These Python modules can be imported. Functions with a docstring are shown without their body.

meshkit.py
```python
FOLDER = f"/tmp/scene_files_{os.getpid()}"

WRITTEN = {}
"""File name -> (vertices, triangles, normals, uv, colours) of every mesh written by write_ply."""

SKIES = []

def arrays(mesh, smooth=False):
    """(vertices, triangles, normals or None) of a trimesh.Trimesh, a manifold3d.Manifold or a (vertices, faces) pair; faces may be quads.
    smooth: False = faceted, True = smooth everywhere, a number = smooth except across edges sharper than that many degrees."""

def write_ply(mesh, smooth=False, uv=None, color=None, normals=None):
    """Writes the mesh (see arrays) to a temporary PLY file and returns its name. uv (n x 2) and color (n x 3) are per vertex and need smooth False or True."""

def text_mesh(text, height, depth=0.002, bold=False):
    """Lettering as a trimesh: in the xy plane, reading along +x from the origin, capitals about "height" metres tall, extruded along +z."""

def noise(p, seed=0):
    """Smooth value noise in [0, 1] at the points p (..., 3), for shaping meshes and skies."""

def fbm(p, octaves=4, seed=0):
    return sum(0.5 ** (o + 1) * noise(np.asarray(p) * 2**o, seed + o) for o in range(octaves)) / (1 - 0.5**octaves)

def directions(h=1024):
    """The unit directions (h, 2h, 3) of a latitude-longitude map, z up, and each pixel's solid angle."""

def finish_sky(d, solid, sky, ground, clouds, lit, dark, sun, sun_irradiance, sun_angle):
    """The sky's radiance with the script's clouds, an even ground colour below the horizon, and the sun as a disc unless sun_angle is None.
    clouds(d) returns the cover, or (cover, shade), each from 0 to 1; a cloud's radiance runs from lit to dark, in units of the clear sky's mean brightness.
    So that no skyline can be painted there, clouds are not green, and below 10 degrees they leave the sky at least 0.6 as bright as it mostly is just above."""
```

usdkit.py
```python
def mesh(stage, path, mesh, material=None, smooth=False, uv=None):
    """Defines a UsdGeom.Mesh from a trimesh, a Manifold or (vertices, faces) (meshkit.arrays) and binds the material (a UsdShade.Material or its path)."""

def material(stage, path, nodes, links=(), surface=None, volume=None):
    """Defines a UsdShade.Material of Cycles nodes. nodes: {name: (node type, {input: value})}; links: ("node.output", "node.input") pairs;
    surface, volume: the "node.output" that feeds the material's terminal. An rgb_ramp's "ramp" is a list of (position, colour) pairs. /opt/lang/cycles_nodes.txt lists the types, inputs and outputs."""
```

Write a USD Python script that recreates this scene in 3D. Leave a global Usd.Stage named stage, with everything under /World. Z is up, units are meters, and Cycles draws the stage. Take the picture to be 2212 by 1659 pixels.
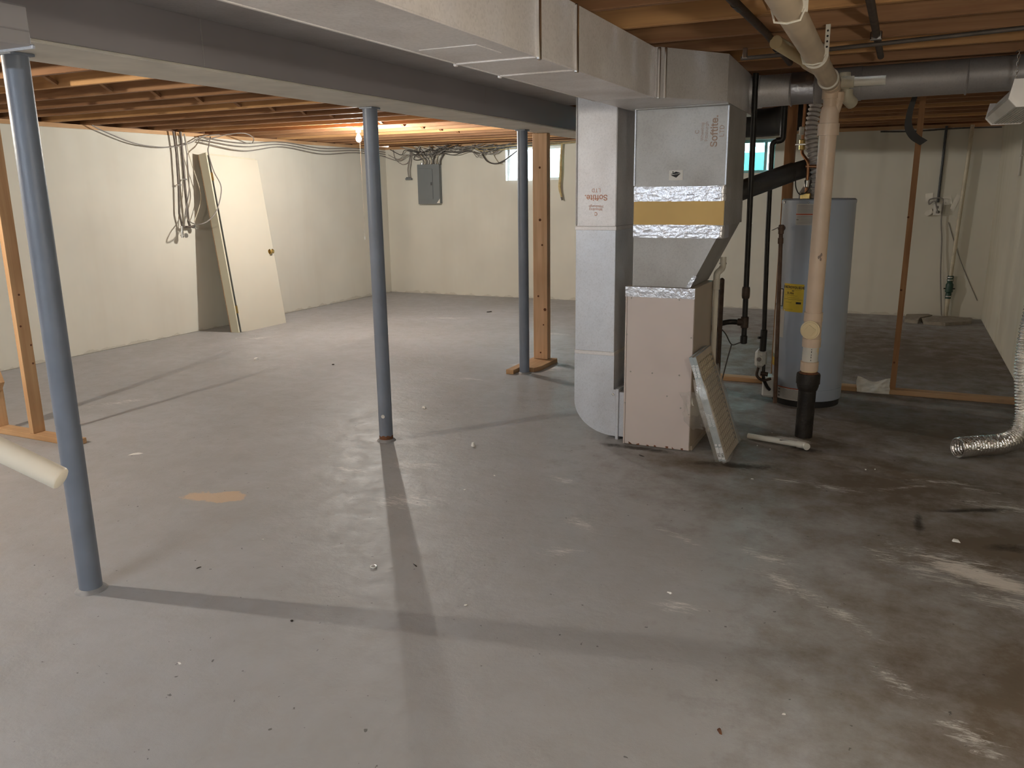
import math, random
import numpy as np
import trimesh, manifold3d
import usdkit, meshkit
from shapely.geometry import Polygon
from pxr import Usd, UsdGeom, UsdLux, UsdShade, Gf, Sdf

random.seed(7)
rng = np.random.default_rng(7)
stage = Usd.Stage.CreateInMemory()
UsdGeom.SetStageUpAxis(stage, UsdGeom.Tokens.z)
UsdGeom.SetStageMetersPerUnit(stage, 1.0)
UsdGeom.Xform.Define(stage, '/World')
UsdGeom.Scope.Define(stage, '/World/Looks')

# ------------------------------------------------------------------ camera, sky, exposure
EXPOSURE = 1.98
YAW, PITCH, ROLL, FPX = math.radians(-25.45), math.radians(13.3), math.radians(-0.75), 1760.0
fw = np.array([math.sin(YAW) * math.cos(PITCH), math.cos(YAW) * math.cos(PITCH), -math.sin(PITCH)])
rt = np.array([math.cos(YAW), -math.sin(YAW), 0.0])
up = np.cross(rt, fw)
rt, up = rt * math.cos(ROLL) + up * math.sin(ROLL), up * math.cos(ROLL) - rt * math.sin(ROLL)
cam = UsdGeom.Camera.Define(stage, '/World/camera')
m4 = Gf.Matrix4d(*rt, 0, *up, 0, *(-fw), 0, 0, 0, 1.55, 1)
cam.AddTransformOp().Set(m4)
cam.CreateHorizontalApertureAttr(36.0)
cam.CreateVerticalApertureAttr(27.0)
cam.CreateFocalLengthAttr(36.0 * FPX / 2212.0)
cam.CreateClippingRangeAttr(Gf.Vec2f(0.02, 200))
cam.CreateExposureAttr(EXPOSURE)

dome = UsdLux.DomeLight.Define(stage, '/World/sky')
dome.CreateColorAttr(Gf.Vec3f(0.78, 0.90, 1.0))
dome.CreateIntensityAttr(2.8)

BULB_COLOR_A, BULB_COLOR_B, TUBE_COLOR_C = (1.0, 0.955, 0.875), (1.0, 0.93, 0.80), (0.76, 0.87, 1.0)
BULB_A = (-5.235, 7.35, 2.105)      # the lit bulb in view
BULB_B = (-5.05, 1.50, 2.10)        # its twin, just left of the frame
TUBE_C = (-2.65, -1.10, 2.02)       # a lit fluorescent tube behind the viewpoint
BULB_D = (0.50, 1.00, 1.78)         # a weak bare bulb on a cord just right of the viewpoint
BULB_A_STRENGTH = 1000.0
BULB_B_STRENGTH = 900.0
TUBE_C_STRENGTH = 56.0
BULB_D_STRENGTH = 260.0

# ------------------------------------------------------------------ materials
MATS = {}
def mat(name, nodes, links=(), surface='p.BSDF'):
    MATS[name] = usdkit.material(stage, '/World/Looks/' + name, nodes, links, surface=surface)
    return name

def plain(name, color, rough=0.5, metallic=0.0, var=0.12, scale=9.0, bump=0.0, bscale=60.0, spec=0.5):
    c = np.array(color, float)
    nodes = {'g': ('geometry', {}), 'n': ('noise_texture', {'scale': scale, 'detail': 4.0}),
             'r': ('rgb_ramp', {'ramp': [(0.3, tuple(c * (1 - var))), (0.7, tuple(np.minimum(c * (1 + var), 1)))]}),
             'p': ('principled_bsdf', {'roughness': rough, 'metallic': metallic, 'specular_ior_level': spec})}
    links = [('g.position', 'n.vector'), ('n.fac', 'r.fac'), ('r.color', 'p.base_color')]
    if bump:
        nodes['n2'] = ('noise_texture', {'scale': bscale, 'detail': 3.0})
        nodes['b'] = ('bump', {'strength': bump, 'distance': 0.01})
        links += [('g.position', 'n2.vector'), ('n2.fac', 'b.height'), ('b.normal', 'p.normal')]
    return mat(name, nodes, links)

def wood(name, c1, c2, axis, rough=0.7, scale=22.0):
    s = {'x': (0.05, 1, 1), 'y': (1, 0.05, 1), 'z': (1, 1, 0.05)}[axis]
    return mat(name, {
        'g': ('geometry', {}), 'm': ('mapping', {'scale': s}),
        'n': ('noise_texture', {'scale': scale, 'detail': 6.0, 'roughness': 0.6, 'distortion': 0.6}),
        'r': ('rgb_ramp', {'ramp': [(0.25, c1), (0.52, tuple((np.array(c1) + np.array(c2)) / 2)), (0.75, c2)]}),
        'n3': ('noise_texture', {'scale': 1.7, 'detail': 2.0}),
        'mx': ('mix', {'mix_type': 'multiply', 'color2': (0.72, 0.66, 0.6)}),
        'mr': ('map_range', {'from_min': 0.45, 'from_max': 0.75, 'to_min': 0.0, 'to_max': 0.8, 'clamp': True}),
        'b': ('bump', {'strength': 0.25, 'distance': 0.004}),
        'p': ('principled_bsdf', {'roughness': rough, 'specular_ior_level': 0.3})},
        [('g.position', 'm.vector'), ('m.vector', 'n.vector'), ('n.fac', 'r.fac'), ('g.position', 'n3.vector'), ('n3.fac', 'mr.value'), ('mr.result', 'mx.fac'),
         ('r.color', 'mx.color1'), ('mx.color', 'p.base_color'), ('n.fac', 'b.height'), ('b.normal', 'p.normal')])

def galvanized(name, color, rough=0.45, metallic=0.4, dirt=(0.55, 0.5, 0.45)):
    c = np.array(color, float)
    return mat(name, {
        'g': ('geometry', {}), 'v': ('voronoi_texture', {'scale': 130.0}),
        'hv': ('hsv', {'saturation': 0.0, 'color': (1, 1, 1)}),
        'r': ('rgb_ramp', {'ramp': [(0.0, tuple(c * 0.92)), (1.0, tuple(np.minimum(c * 1.07, 1)))]}),
        'n': ('noise_texture', {'scale': 2.6, 'detail': 5.0}),
        'mr': ('map_range', {'from_min': 0.46, 'from_max': 0.78, 'to_min': 0.0, 'to_max': 0.45, 'clamp': True}),
        'mx': ('mix', {'mix_type': 'multiply', 'color2': dirt}),
        'rr': ('map_range', {'from_min': 0.3, 'from_max': 0.7, 'to_min': rough - 0.07, 'to_max': rough + 0.1, 'clamp': True}),
        'n4': ('noise_texture', {'scale': 3.0, 'detail': 1.0}), 'b': ('bump', {'strength': 0.12, 'distance': 0.02}),
        'p': ('principled_bsdf', {'metallic': metallic})},
        [('g.position', 'v.vector'), ('v.color', 'hv.color'), ('hv.color', 'r.fac'), ('g.position', 'n.vector'), ('n.fac', 'mr.value'), ('mr.result', 'mx.fac'),
         ('r.color', 'mx.color1'), ('mx.color', 'p.base_color'), ('n.fac', 'rr.value'), ('rr.result', 'p.roughness'), ('g.position', 'n4.vector'), ('n4.fac', 'b.height'), ('b.normal', 'p.normal')])

def ragged_min(nodes, links, key, spots):
    """Nodes for the smallest normalised distance to the spots (x, y, rx, ry, angle in degrees) on the floor."""
    last = None
    for i, (x, y, rx, ry, a) in enumerate(spots):
        nodes[f'{key}m{i}'] = ('mapping', {'mapping_type': 'texture', 'location': (x, y, 0), 'rotation': (0, 0, math.radians(a)), 'scale': (rx, ry, 1)})
        nodes[f'{key}l{i}'] = ('vector_math', {'math_type': 'length'})
        links += [('g.position', f'{key}m{i}.vector'), (f'{key}m{i}.vector', f'{key}l{i}.vector1')]
        cur = f'{key}l{i}.value'
        if last:
            nodes[f'{key}n{i}'] = ('math', {'math_type': 'minimum'})
            links += [(last, f'{key}n{i}.value1'), (cur, f'{key}n{i}.value2')]
            cur = f'{key}n{i}.value'
        last = cur
    return last

BIG_SPOTS = [(0.42, 3.56, 0.34, 0.10, -24), (-0.55, 5.19, 0.2, 0.09, -8), (-2.9, 6.62, 0.3, 0.22, 0)]
WHITE_SPOTS = [(0.33, 3.66, 0.40, 0.16, -14), (0.24, 3.5, 0.30, 0.09, -30), (0.55, 3.35, 0.3, 0.12, -10), (0.30, 4.72, 0.30, 0.06, 10), (0.13, 4.56, 0.24, 0.035, 38), (0.48, 4.66, 0.24, 0.04, -10), (0.55, 4.45, 0.30, 0.11, -5),
               (-0.22, 4.40, 0.20, 0.07, -14), (-0.45, 4.42, 0.12, 0.05, 0), (-0.30, 3.18, 0.24, 0.09, -40), (-0.08, 3.0, 0.22, 0.07, -42), (0.05, 3.6, 0.16, 0.08, -40),
               (0.10, 2.62, 0.16, 0.07, -50), (0.30, 2.42, 0.16, 0.07, -40), (-0.53, 5.22, 0.17, 0.09, -8), (-1.27, 3.42, 0.19, 0.07, -30), (-1.24, 3.1, 0.13, 0.07, 30), (-1.57, 3.95, 0.16, 0.05, -20),
               (-0.66, 2.82, 0.15, 0.06, 10), (-0.8, 3.45, 0.22, 0.035, -25), (-0.42, 3.4, 0.18, 0.08, -10), (-3.25, 5.95, 0.16, 0.09, 10), (-5.1, 8.9, 0.5, 0.12, 20), (-6.35, 6.9, 0.25, 0.10, 60),
               (-5.35, 4.25, 0.35, 0.12, 60), (-3.4, 8.3, 0.3, 0.1, 0), (-2.45, 3.85, 0.22, 0.12, 20), (-2.2, 3.35, 0.3, 0.16, 30), (-2.78, 3.62, 0.2, 0.06, 0)]
TAN_SPOTS = [(-3.18, 2.98, 0.17, 0.075, 20)]
DIRT_SPOTS = [(0.1, 4.6, 1.1, 0.75, 0), (-0.45, 5.15, 0.55, 0.42, 0), (0.55, 3.9, 0.75, 0.6, 0), (-0.9, 4.5, 0.35, 0.2, 0), (0.2, 5.7, 1.0, 0.8, 0), (0.5, 2.6, 0.6, 0.9, 20), (0.1, 8.2, 1.9, 2.3, 0)]
DARK_SPOTS = [(0.42, 4.335, 0.30, 0.035, 27), (0.184, 4.08, 0.026, 0.16, 0), (0.53, 3.91, 0.10, 0.045, 25), (-0.43, 5.03, 0.13, 0.06, 0), (-1.35, 4.66, 0.3, 0.05, 0), (-0.75, 4.56, 0.3, 0.07, 10), (-2.9, 4.15, 0.1, 0.05, 0)]

def floor_material():
    nodes = {'g': ('geometry', {}),
             'na': ('noise_texture', {'scale': 0.9, 'detail': 5.0, 'roughness': 0.6}),
             'ra': ('rgb_ramp', {'ramp': [(0.3, (0.335, 0.325, 0.318)), (0.5, (0.374, 0.367, 0.368)), (0.72, (0.412, 0.408, 0.416))]}),
             'nb': ('noise_texture', {'scale': 7.0, 'detail': 8.0, 'roughness': 0.7, 'distortion': 0.4}),
             'mb': ('map_range', {'from_min': 0.42, 'from_max': 0.75, 'to_min': 0.0, 'to_max': 0.3, 'clamp': True}),
             'xb': ('mix', {'mix_type': 'mix', 'color2': (0.32, 0.285, 0.245)}),
             'nw0': ('mapping', {'rotation': (0, 0, 0.45), 'scale': (0.55, 2.6, 1.0)}),
             'nw': ('noise_texture', {'scale': 17.0, 'detail': 10.0, 'roughness': 0.82, 'distortion': 1.0}),
             'nd': ('noise_texture', {'scale': 5.0, 'detail': 9.0, 'roughness': 0.7}),
             'p': ('principled_bsdf', {'specular_ior_level': 0.25}),
             'ns': ('noise_texture', {'scale': 34.0, 'detail': 3.0}),
             'ms': ('map_range', {'from_min': 0.71, 'from_max': 0.74, 'to_min': 0.0, 'to_max': 0.7, 'clamp': True}),
             'xs': ('mix', {'mix_type': 'mix', 'color2': (0.05, 0.045, 0.04)})}
    links = [('g.position', 'na.vector'), ('na.fac', 'ra.fac'), ('g.position', 'nb.vector'), ('nb.fac', 'mb.value'), ('mb.result', 'xb.fac'), ('ra.color', 'xb.color1'),
             ('g.position', 'nw0.vector'), ('nw0.vector', 'nw.vector'), ('g.position', 'nd.vector'), ('g.position', 'ns.vector'), ('ns.fac', 'ms.value')]
    color = 'xb.color'
    for key, spots, k, lo, hi, src, col, amount in (
            ('d', DIRT_SPOTS, 0.34, -0.05, 0.46, 'nd', (0.135, 0.098, 0.062), 0.9), ('t', TAN_SPOTS, 0.36, 0.12, 0.2, 'nb', (0.60, 0.43, 0.28), 0.8),
            ('w', WHITE_SPOTS, 0.17, 0.42, 0.58, 'nw', (0.76, 0.73, 0.69), 0.85), ('v', BIG_SPOTS, 0.42, 0.14, 0.34, 'nw', (0.76, 0.70, 0.64), 0.9), ('k', DARK_SPOTS, 0.40, 0.12, 0.40, 'nb', (0.03, 0.024, 0.018), 0.85)):
        dist = ragged_min(nodes, links, key, spots)
        nodes[key + 'a'] = ('math', {'math_type': 'multiply', 'value2': -k})
        nodes[key + 'b'] = ('math', {'math_type': 'add'})
        nodes[key + 'c'] = ('map_range', {'from_min': lo, 'from_max': hi, 'to_min': 0.0, 'to_max': amount, 'clamp': True})
        nodes[key + 'x'] = ('mix', {'mix_type': 'mix', 'color2': col})
        links += [(dist, key + 'a.value1'), (key + 'a.value', key + 'b.value1'), (src + '.fac', key + 'b.value2'), (key + 'b.value', key + 'c.value'),
                  (key + 'c.result', key + 'x.fac'), (color, key + 'x.color1')]
        color = key + 'x.color'
    nodes['rr'] = ('map_range', {'from_min': 0.3, 'from_max': 0.7, 'to_min': 0.40, 'to_max': 0.60, 'clamp': True})
    nodes['dr'] = ('math', {'math_type': 'multiply_add', 'value2': 0.35})
    nodes['nbu'] = ('noise_texture', {'scale': 14.0, 'detail': 7.0, 'roughness': 0.62})
    nodes['b'] = ('bump', {'strength': 0.55, 'distance': 0.006})
    links += [('ms.result', 'xs.fac'), (color, 'xs.color1'), ('xs.color', 'p.base_color'), ('nb.fac', 'rr.value'), ('dc.result', 'dr.value1'), ('rr.result', 'dr.value3'), ('dr.value', 'p.roughness'),
              ('g.position', 'nbu.vector'), ('nbu.fac', 'b.height'), ('b.normal', 'p.normal')]
    mat('floor_paint', nodes, links)
floor_material()

def wall_material(name, c, streak, amount):
    c = np.array(c)
    mat(name, {'g': ('geometry', {}), 'n': ('noise_texture', {'scale': 1.1, 'detail': 5.0}),
               'r': ('rgb_ramp', {'ramp': [(0.3, tuple(c * 0.92)), (0.7, tuple(c * 1.04))]}),
               'm': ('mapping', {'scale': (2.2, 2.2, 0.3)}), 'ns': ('noise_texture', {'scale': 1.6, 'detail': 6.0, 'roughness': 0.6}),
               'mr': ('map_range', {'from_min': 0.5, 'from_max': 0.72, 'to_min': 0.0, 'to_max': amount, 'clamp': True}),
               'x': ('mix', {'mix_type': 'mix', 'color2': streak}),
               'nb': ('noise_texture', {'scale': 9.0, 'detail': 8.0, 'roughness': 0.6}), 'b': ('bump', {'strength': 0.08, 'distance': 0.006}),
               'z': ('separate_xyz', {}), 'zl': ('map_range', {'from_min': 0.0, 'from_max': 0.08, 'to_min': 0.5, 'to_max': 0.0, 'clamp': True}),
               'nz': ('noise_texture', {'scale': 6.0, 'detail': 5.0}), 'za': ('math', {'math_type': 'add'}), 'zm': ('map_range', {'from_min': 0.88, 'from_max': 0.92, 'to_min': 0.0, 'to_max': 0.4, 'clamp': True}),
               'x2': ('mix', {'mix_type': 'mix', 'color2': (0.42, 0.38, 0.31)}),
               'p': ('principled_bsdf', {'roughness': 0.75, 'specular_ior_level': 0.25})},
        [('g.position', 'n.vector'), ('n.fac', 'r.fac'), ('g.position', 'm.vector'), ('m.vector', 'ns.vector'), ('ns.fac', 'mr.value'), ('mr.result', 'x.fac'), ('r.color', 'x.color1'),
         ('g.position', 'z.vector'), ('z.z', 'zl.value'), ('g.position', 'nz.vector'), ('nz.fac', 'za.value1'), ('zl.result', 'za.value2'), ('za.value', 'zm.value'), ('zm.result', 'x2.fac'), ('x.color', 'x2.color1'),
         ('x2.color', 'p.base_color'), ('g.position', 'nb.vector'), ('nb.fac', 'b.height'), ('b.normal', 'p.normal')])
wall_material('wall_paint', (0.67, 0.645, 0.565), (0.58, 0.54, 0.45), 0.3)
wall_material('wall_paint_stained', (0.62, 0.58, 0.48), (0.50, 0.455, 0.33), 0.5)

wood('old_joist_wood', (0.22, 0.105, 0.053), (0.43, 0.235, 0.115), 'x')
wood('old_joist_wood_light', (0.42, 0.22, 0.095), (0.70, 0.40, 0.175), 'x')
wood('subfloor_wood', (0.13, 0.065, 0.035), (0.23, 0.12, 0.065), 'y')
wood('stud_wood', (0.52, 0.30, 0.15), (0.74, 0.49, 0.28), 'z')
wood('post_wood', (0.62, 0.38, 0.22), (0.84, 0.58, 0.38), 'z')
wood('stud_wood_dark', (0.30, 0.14, 0.065), (0.48, 0.26, 0.12), 'z')
wood('plate_wood', (0.44, 0.26, 0.13), (0.64, 0.41, 0.23), 'x')
wood('plate_wood_y', (0.44, 0.26, 0.13), (0.64, 0.41, 0.23), 'y')
galvanized('galvanized', (0.70, 0.68, 0.69))
galvanized('galvanized_trunk', (0.86, 0.83, 0.84), 0.5, 0.25)
galvanized('galvanized_plenum', (0.40, 0.395, 0.39), 0.5)
galvanized('galvanized_blue', (0.62, 0.65, 0.72), 0.38)
galvanized('galvanized_dull', (0.42, 0.40, 0.40), 0.5)
galvanized('vent_metal', (0.10, 0.10, 0.10), 0.45, 0.6)
plain('bright_metal', (0.8, 0.8, 0.8), 0.18, 1.0, 0.05)
plain('steel_screw', (0.7, 0.68, 0.64), 0.3, 1.0, 0.05)
plain('foil_tape', (0.58, 0.58, 0.62), 0.3, 0.9, 0.06, 30, 0.35, 45)
plain('foil_flex', (0.80, 0.78, 0.74), 0.17, 1.0, 0.08, 30, 0.6, 60)
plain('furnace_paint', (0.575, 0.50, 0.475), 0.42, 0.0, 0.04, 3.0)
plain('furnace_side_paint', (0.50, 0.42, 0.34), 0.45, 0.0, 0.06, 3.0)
plain('gold_paint', (0.50, 0.32, 0.10), 0.45, 0.25, 0.05, 5.0)
plain('rust', (0.16, 0.065, 0.03), 0.9, 0.0, 0.4, 40)
plain('post_paint', (0.18, 0.205, 0.26), 0.42, 0.0, 0.1, 6, 0.1, 40)
plain('post_base_concrete', (0.27, 0.26, 0.26), 0.6, 0.0, 0.15, 30)
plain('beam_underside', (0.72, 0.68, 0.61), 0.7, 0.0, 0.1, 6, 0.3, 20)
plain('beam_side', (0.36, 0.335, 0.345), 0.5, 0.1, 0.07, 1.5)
plain('grey_sheet', (0.45, 0.43, 0.44), 0.5, 0.2, 0.06, 3)
plain('pvc_beige', (0.74, 0.56, 0.41), 0.35, 0.0, 0.08, 5)
plain('pvc_yellow', (0.78, 0.62, 0.36), 0.35, 0.0, 0.06, 5)
plain('pvc_dull', (0.60, 0.48, 0.35), 0.5, 0.0, 0.1, 5)
plain('pvc_yellow_dull', (0.66, 0.53, 0.31), 0.5, 0.0, 0.08, 5)
plain('pvc_white', (0.74, 0.70, 0.62), 0.35, 0.0, 0.06, 8)
plain('pvc_dirty', (0.56, 0.50, 0.38), 0.45, 0.0, 0.16, 9)
plain('cast_iron', (0.030, 0.024, 0.020), 0.55, 0.3, 0.5, 14, 0.4, 60)
plain('black_iron', (0.022, 0.020, 0.019), 0.42, 0.4, 0.3, 20)
plain('rusty_iron', (0.055, 0.035, 0.025), 0.6, 0.3, 0.4, 20)
plain('copper_old', (0.135, 0.08, 0.055), 0.5, 0.3, 0.25, 20)
plain('copper', (0.55, 0.28, 0.15), 0.3, 0.9, 0.15, 20)
plain('brass', (0.55, 0.40, 0.16), 0.22, 1.0, 0.06)
plain('heater_paint', (0.42, 0.465, 0.545), 0.34, 0.05, 0.04, 3)
plain('heater_black', (0.02, 0.02, 0.02), 0.5)
plain('label_white', (0.62, 0.60, 0.57), 0.5, 0.0, 0.03)
plain('label_yellow', (0.72, 0.50, 0.03), 0.5, 0.0, 0.03)
plain('label_green', (0.30, 0.36, 0.24), 0.5, 0.0, 0.03)
plain('print_black', (0.012, 0.012, 0.012), 0.6)
plain('print_grey', (0.22, 0.20, 0.19), 0.6)
plain('print_red', (0.55, 0.10, 0.04), 0.6)
plain('print_orange', (0.55, 0.27, 0.19), 0.6)
plain('print_brown', (0.32, 0.225, 0.175), 0.6)
plain('print_white', (0.85, 0.86, 0.88), 0.5)
plain('door_paint', (0.58, 0.545, 0.455), 0.5, 0.0, 0.03, 2)
plain('jamb_paint', (0.60, 0.57, 0.44), 0.5, 0.0, 0.04, 2)
plain('raw_wood_edge', (0.46, 0.29, 0.17), 0.7, 0.0, 0.15, 10)
plain('panel_grey', (0.175, 0.19, 0.195), 0.45, 0.0, 0.05, 4)
plain('panel_dark', (0.06, 0.065, 0.07), 0.5)
plain('cable_grey', (0.25, 0.23, 0.21), 0.55, 0.0, 0.1)
plain('cable_dark', (0.06, 0.055, 0.05), 0.5)
plain('cable_white', (0.62, 0.58, 0.52), 0.5)
plain('cable_yellow', (0.62, 0.42, 0.06), 0.5)
plain('wrapped_cable', (0.50, 0.38, 0.18), 0.6, 0.0, 0.2, 30)
plain('old_pipe', (0.12, 0.10, 0.085), 0.5, 0.4, 0.2, 12)
plain('porcelain', (0.82, 0.80, 0.76), 0.2)
plain('string_white', (0.8, 0.78, 0.72), 0.7)
plain('white_rail_paint', (0.80, 0.74, 0.63), 0.35, 0.0, 0.03, 4)
plain('valve_green', (0.02, 0.06, 0.045), 0.4, 0.0, 0.1)
plain('clamp_steel', (0.6, 0.6, 0.6), 0.25, 1.0)
plain('outlet_white', (0.70, 0.68, 0.63), 0.4)
plain('rough_concrete', (0.30, 0.26, 0.21), 0.9, 0.0, 0.2, 14, 0.6, 30)
plain('filter_card', (0.36, 0.41, 0.44), 0.5, 0.0, 0.08)
plain('filter_frame', (0.58, 0.49, 0.39), 0.6, 0.0, 0.06)
plain('filter_media', (0.78, 0.69, 0.55), 0.8, 0.0, 0.08, 20)
plain('filter_grid', (0.36, 0.29, 0.22), 0.7)
plain('debris_white', (0.80, 0.78, 0.74), 0.7, 0.0, 0.05)
plain('debris_dark', (0.03, 0.025, 0.02), 0.8)
plain('debris_metal', (0.8, 0.8, 0.8), 0.3, 0.9)
plain('fixture_white', (0.74, 0.69, 0.64), 0.4, 0.0, 0.03)
plain('fixture_lens', (0.52, 0.49, 0.45), 0.25, 0.0, 0.04)
plain('window_frame', (0.22, 0.42, 0.42), 0.5, 0.0, 0.06)
plain('window_frame_white', (0.78, 0.79, 0.78), 0.5, 0.0, 0.04)
plain('well_metal', (0.55, 0.56, 0.56), 0.6, 0.3, 0.1)
plain('tape_clear', (0.72, 0.68, 0.60), 0.25, 0.0, 0.1)
plain('valve_white', (0.58, 0.58, 0.56), 0.45, 0.0, 0.06)
mat('bulb_glow_a', {'p': ('emission', {'color': BULB_COLOR_A, 'strength': BULB_A_STRENGTH})}, surface='p.emission')
mat('tube_glow_c', {'p': ('emission', {'color': TUBE_COLOR_C, 'strength': TUBE_C_STRENGTH})}, surface='p.emission')
mat('bulb_glow_d', {'p': ('emission', {'color': BULB_COLOR_B, 'strength': BULB_D_STRENGTH})}, surface='p.emission')
mat('bulb_glow_b', {'p': ('emission', {'color': BULB_COLOR_B, 'strength': BULB_B_STRENGTH})}, surface='p.emission')
mat('pane_plastic', {'t': ('translucent_bsdf', {'color': (0.86, 0.93, 1.0)}), 'c': ('transparent_bsdf', {'color': (0.93, 0.97, 1.0)}), 'x': ('mix_closure', {'fac': 0.35}),
                     'gl': ('glossy_bsdf', {'roughness': 0.2, 'color': (0.9, 0.9, 0.9)}), 'y': ('mix_closure', {'fac': 0.06})},
    [('t.BSDF', 'x.closure1'), ('c.BSDF', 'x.closure2'), ('x.closure', 'y.closure1'), ('gl.BSDF', 'y.closure2')], surface='y.closure')
mat('pane_glass', {'c': ('transparent_bsdf', {'color': (0.62, 0.80, 0.80)}), 'gl': ('glossy_bsdf', {'roughness': 0.05, 'color': (0.9, 0.9, 0.9)}), 'f': ('fresnel', {'IOR': 1.45}), 'y': ('mix_closure', {})},
    [('f.fac', 'y.fac'), ('c.BSDF', 'y.closure1'), ('gl.BSDF', 'y.closure2')], surface='y.closure')
mat('pane_teal', {'c': ('transparent_bsdf', {'color': (0.28, 0.62, 0.62)}), 'gl': ('glossy_bsdf', {'roughness': 0.05, 'color': (0.9, 0.9, 0.9)}), 'f': ('fresnel', {'IOR': 1.45}), 'y': ('mix_closure', {})},
    [('f.fac', 'y.fac'), ('c.BSDF', 'y.closure1'), ('gl.BSDF', 'y.closure2')], surface='y.closure')
mat('clear_film', {'c': ('transparent_bsdf', {'color': (0.985, 0.985, 0.985)}), 'gl': ('glossy_bsdf', {'roughness': 0.09, 'color': (1.0, 1.0, 1.0)}), 'y': ('mix_closure', {'fac': 0.17}),
                   'g': ('geometry', {}), 'n': ('noise_texture', {'scale': 30.0, 'detail': 4.0}), 'b': ('bump', {'strength': 0.7, 'distance': 0.012}),
                   'd': ('diffuse_bsdf', {'color': (0.8, 0.78, 0.74)}), 'z': ('mix_closure', {'fac': 0.10})},
    [('g.position', 'n.vector'), ('n.fac', 'b.height'), ('b.normal', 'gl.normal'), ('c.BSDF', 'y.closure1'), ('gl.BSDF', 'y.closure2'), ('y.closure', 'z.closure1'), ('d.BSDF', 'z.closure2')], surface='z.closure')

# ------------------------------------------------------------------ prim helpers
TAKEN, ORIGIN = set(), {}
def numbered(parent, name):
    p, k = f'{parent}/{name}', 0
    while p in TAKEN:
        k += 1
        p = f'{parent}/{name}_{k:03d}'
    TAKEN.add(p)
    return p

def tag(prim, label=None, cat=None, group=None, kind=None):
    for k, v in (('label', label), ('category', cat), ('group', group), ('kind', kind)):
        if v:
            prim.SetCustomDataByKey(k, v)
    return prim

def thing(name, label, cat, loc=(0, 0, 0), group=None, kind=None):
    path = numbered('/World', name)
    x = UsdGeom.Xform.Define(stage, path)
    x.AddTranslateOp().Set(Gf.Vec3d(*map(float, loc)))
    ORIGIN[path] = np.array(loc, float)
    tag(x.GetPrim(), label, cat, group, kind)
    return path

def arr(m, smooth):
    v, f, n = meshkit.arrays(m, smooth)
    return v, f, n

def obj(name, m, material, parent=None, smooth=35, label=None, cat=None, group=None, kind=None):
    """One Mesh prim built in world coordinates; under a thing it is stored relative to that thing's base."""
    path = numbered(parent or '/World', name)
    org = np.zeros(3)
    if parent:
        org = ORIGIN['/'.join(parent.split('/')[:3])] if '/'.join(parent.split('/')[:3]) in ORIGIN else org
    if isinstance(m, list):
        m = join(m)
    if not isinstance(m, trimesh.Trimesh):
        v, f, _ = meshkit.arrays(m, False)
        m = trimesh.Trimesh(v, f, process=False)
    m = trimesh.Trimesh(m.vertices - org, m.faces, process=False)
    p = usdkit.mesh(stage, path, m, MATS[material], smooth).GetPrim()
    if not parent:
        ORIGIN[path] = np.zeros(3)
    tag(p, label, cat, group, kind)
    return path

def join(ms):
    return trimesh.util.concatenate([x if isinstance(x, trimesh.Trimesh) else trimesh.Trimesh(*meshkit.arrays(x, False)[:2], process=False) for x in ms])

def objs(name, ms, *a, **k):
    for q in ms:
        obj(name, q, *a, **k)

def hull(pts):
    return trimesh.convex.convex_hull(np.asarray(pts, float))

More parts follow.
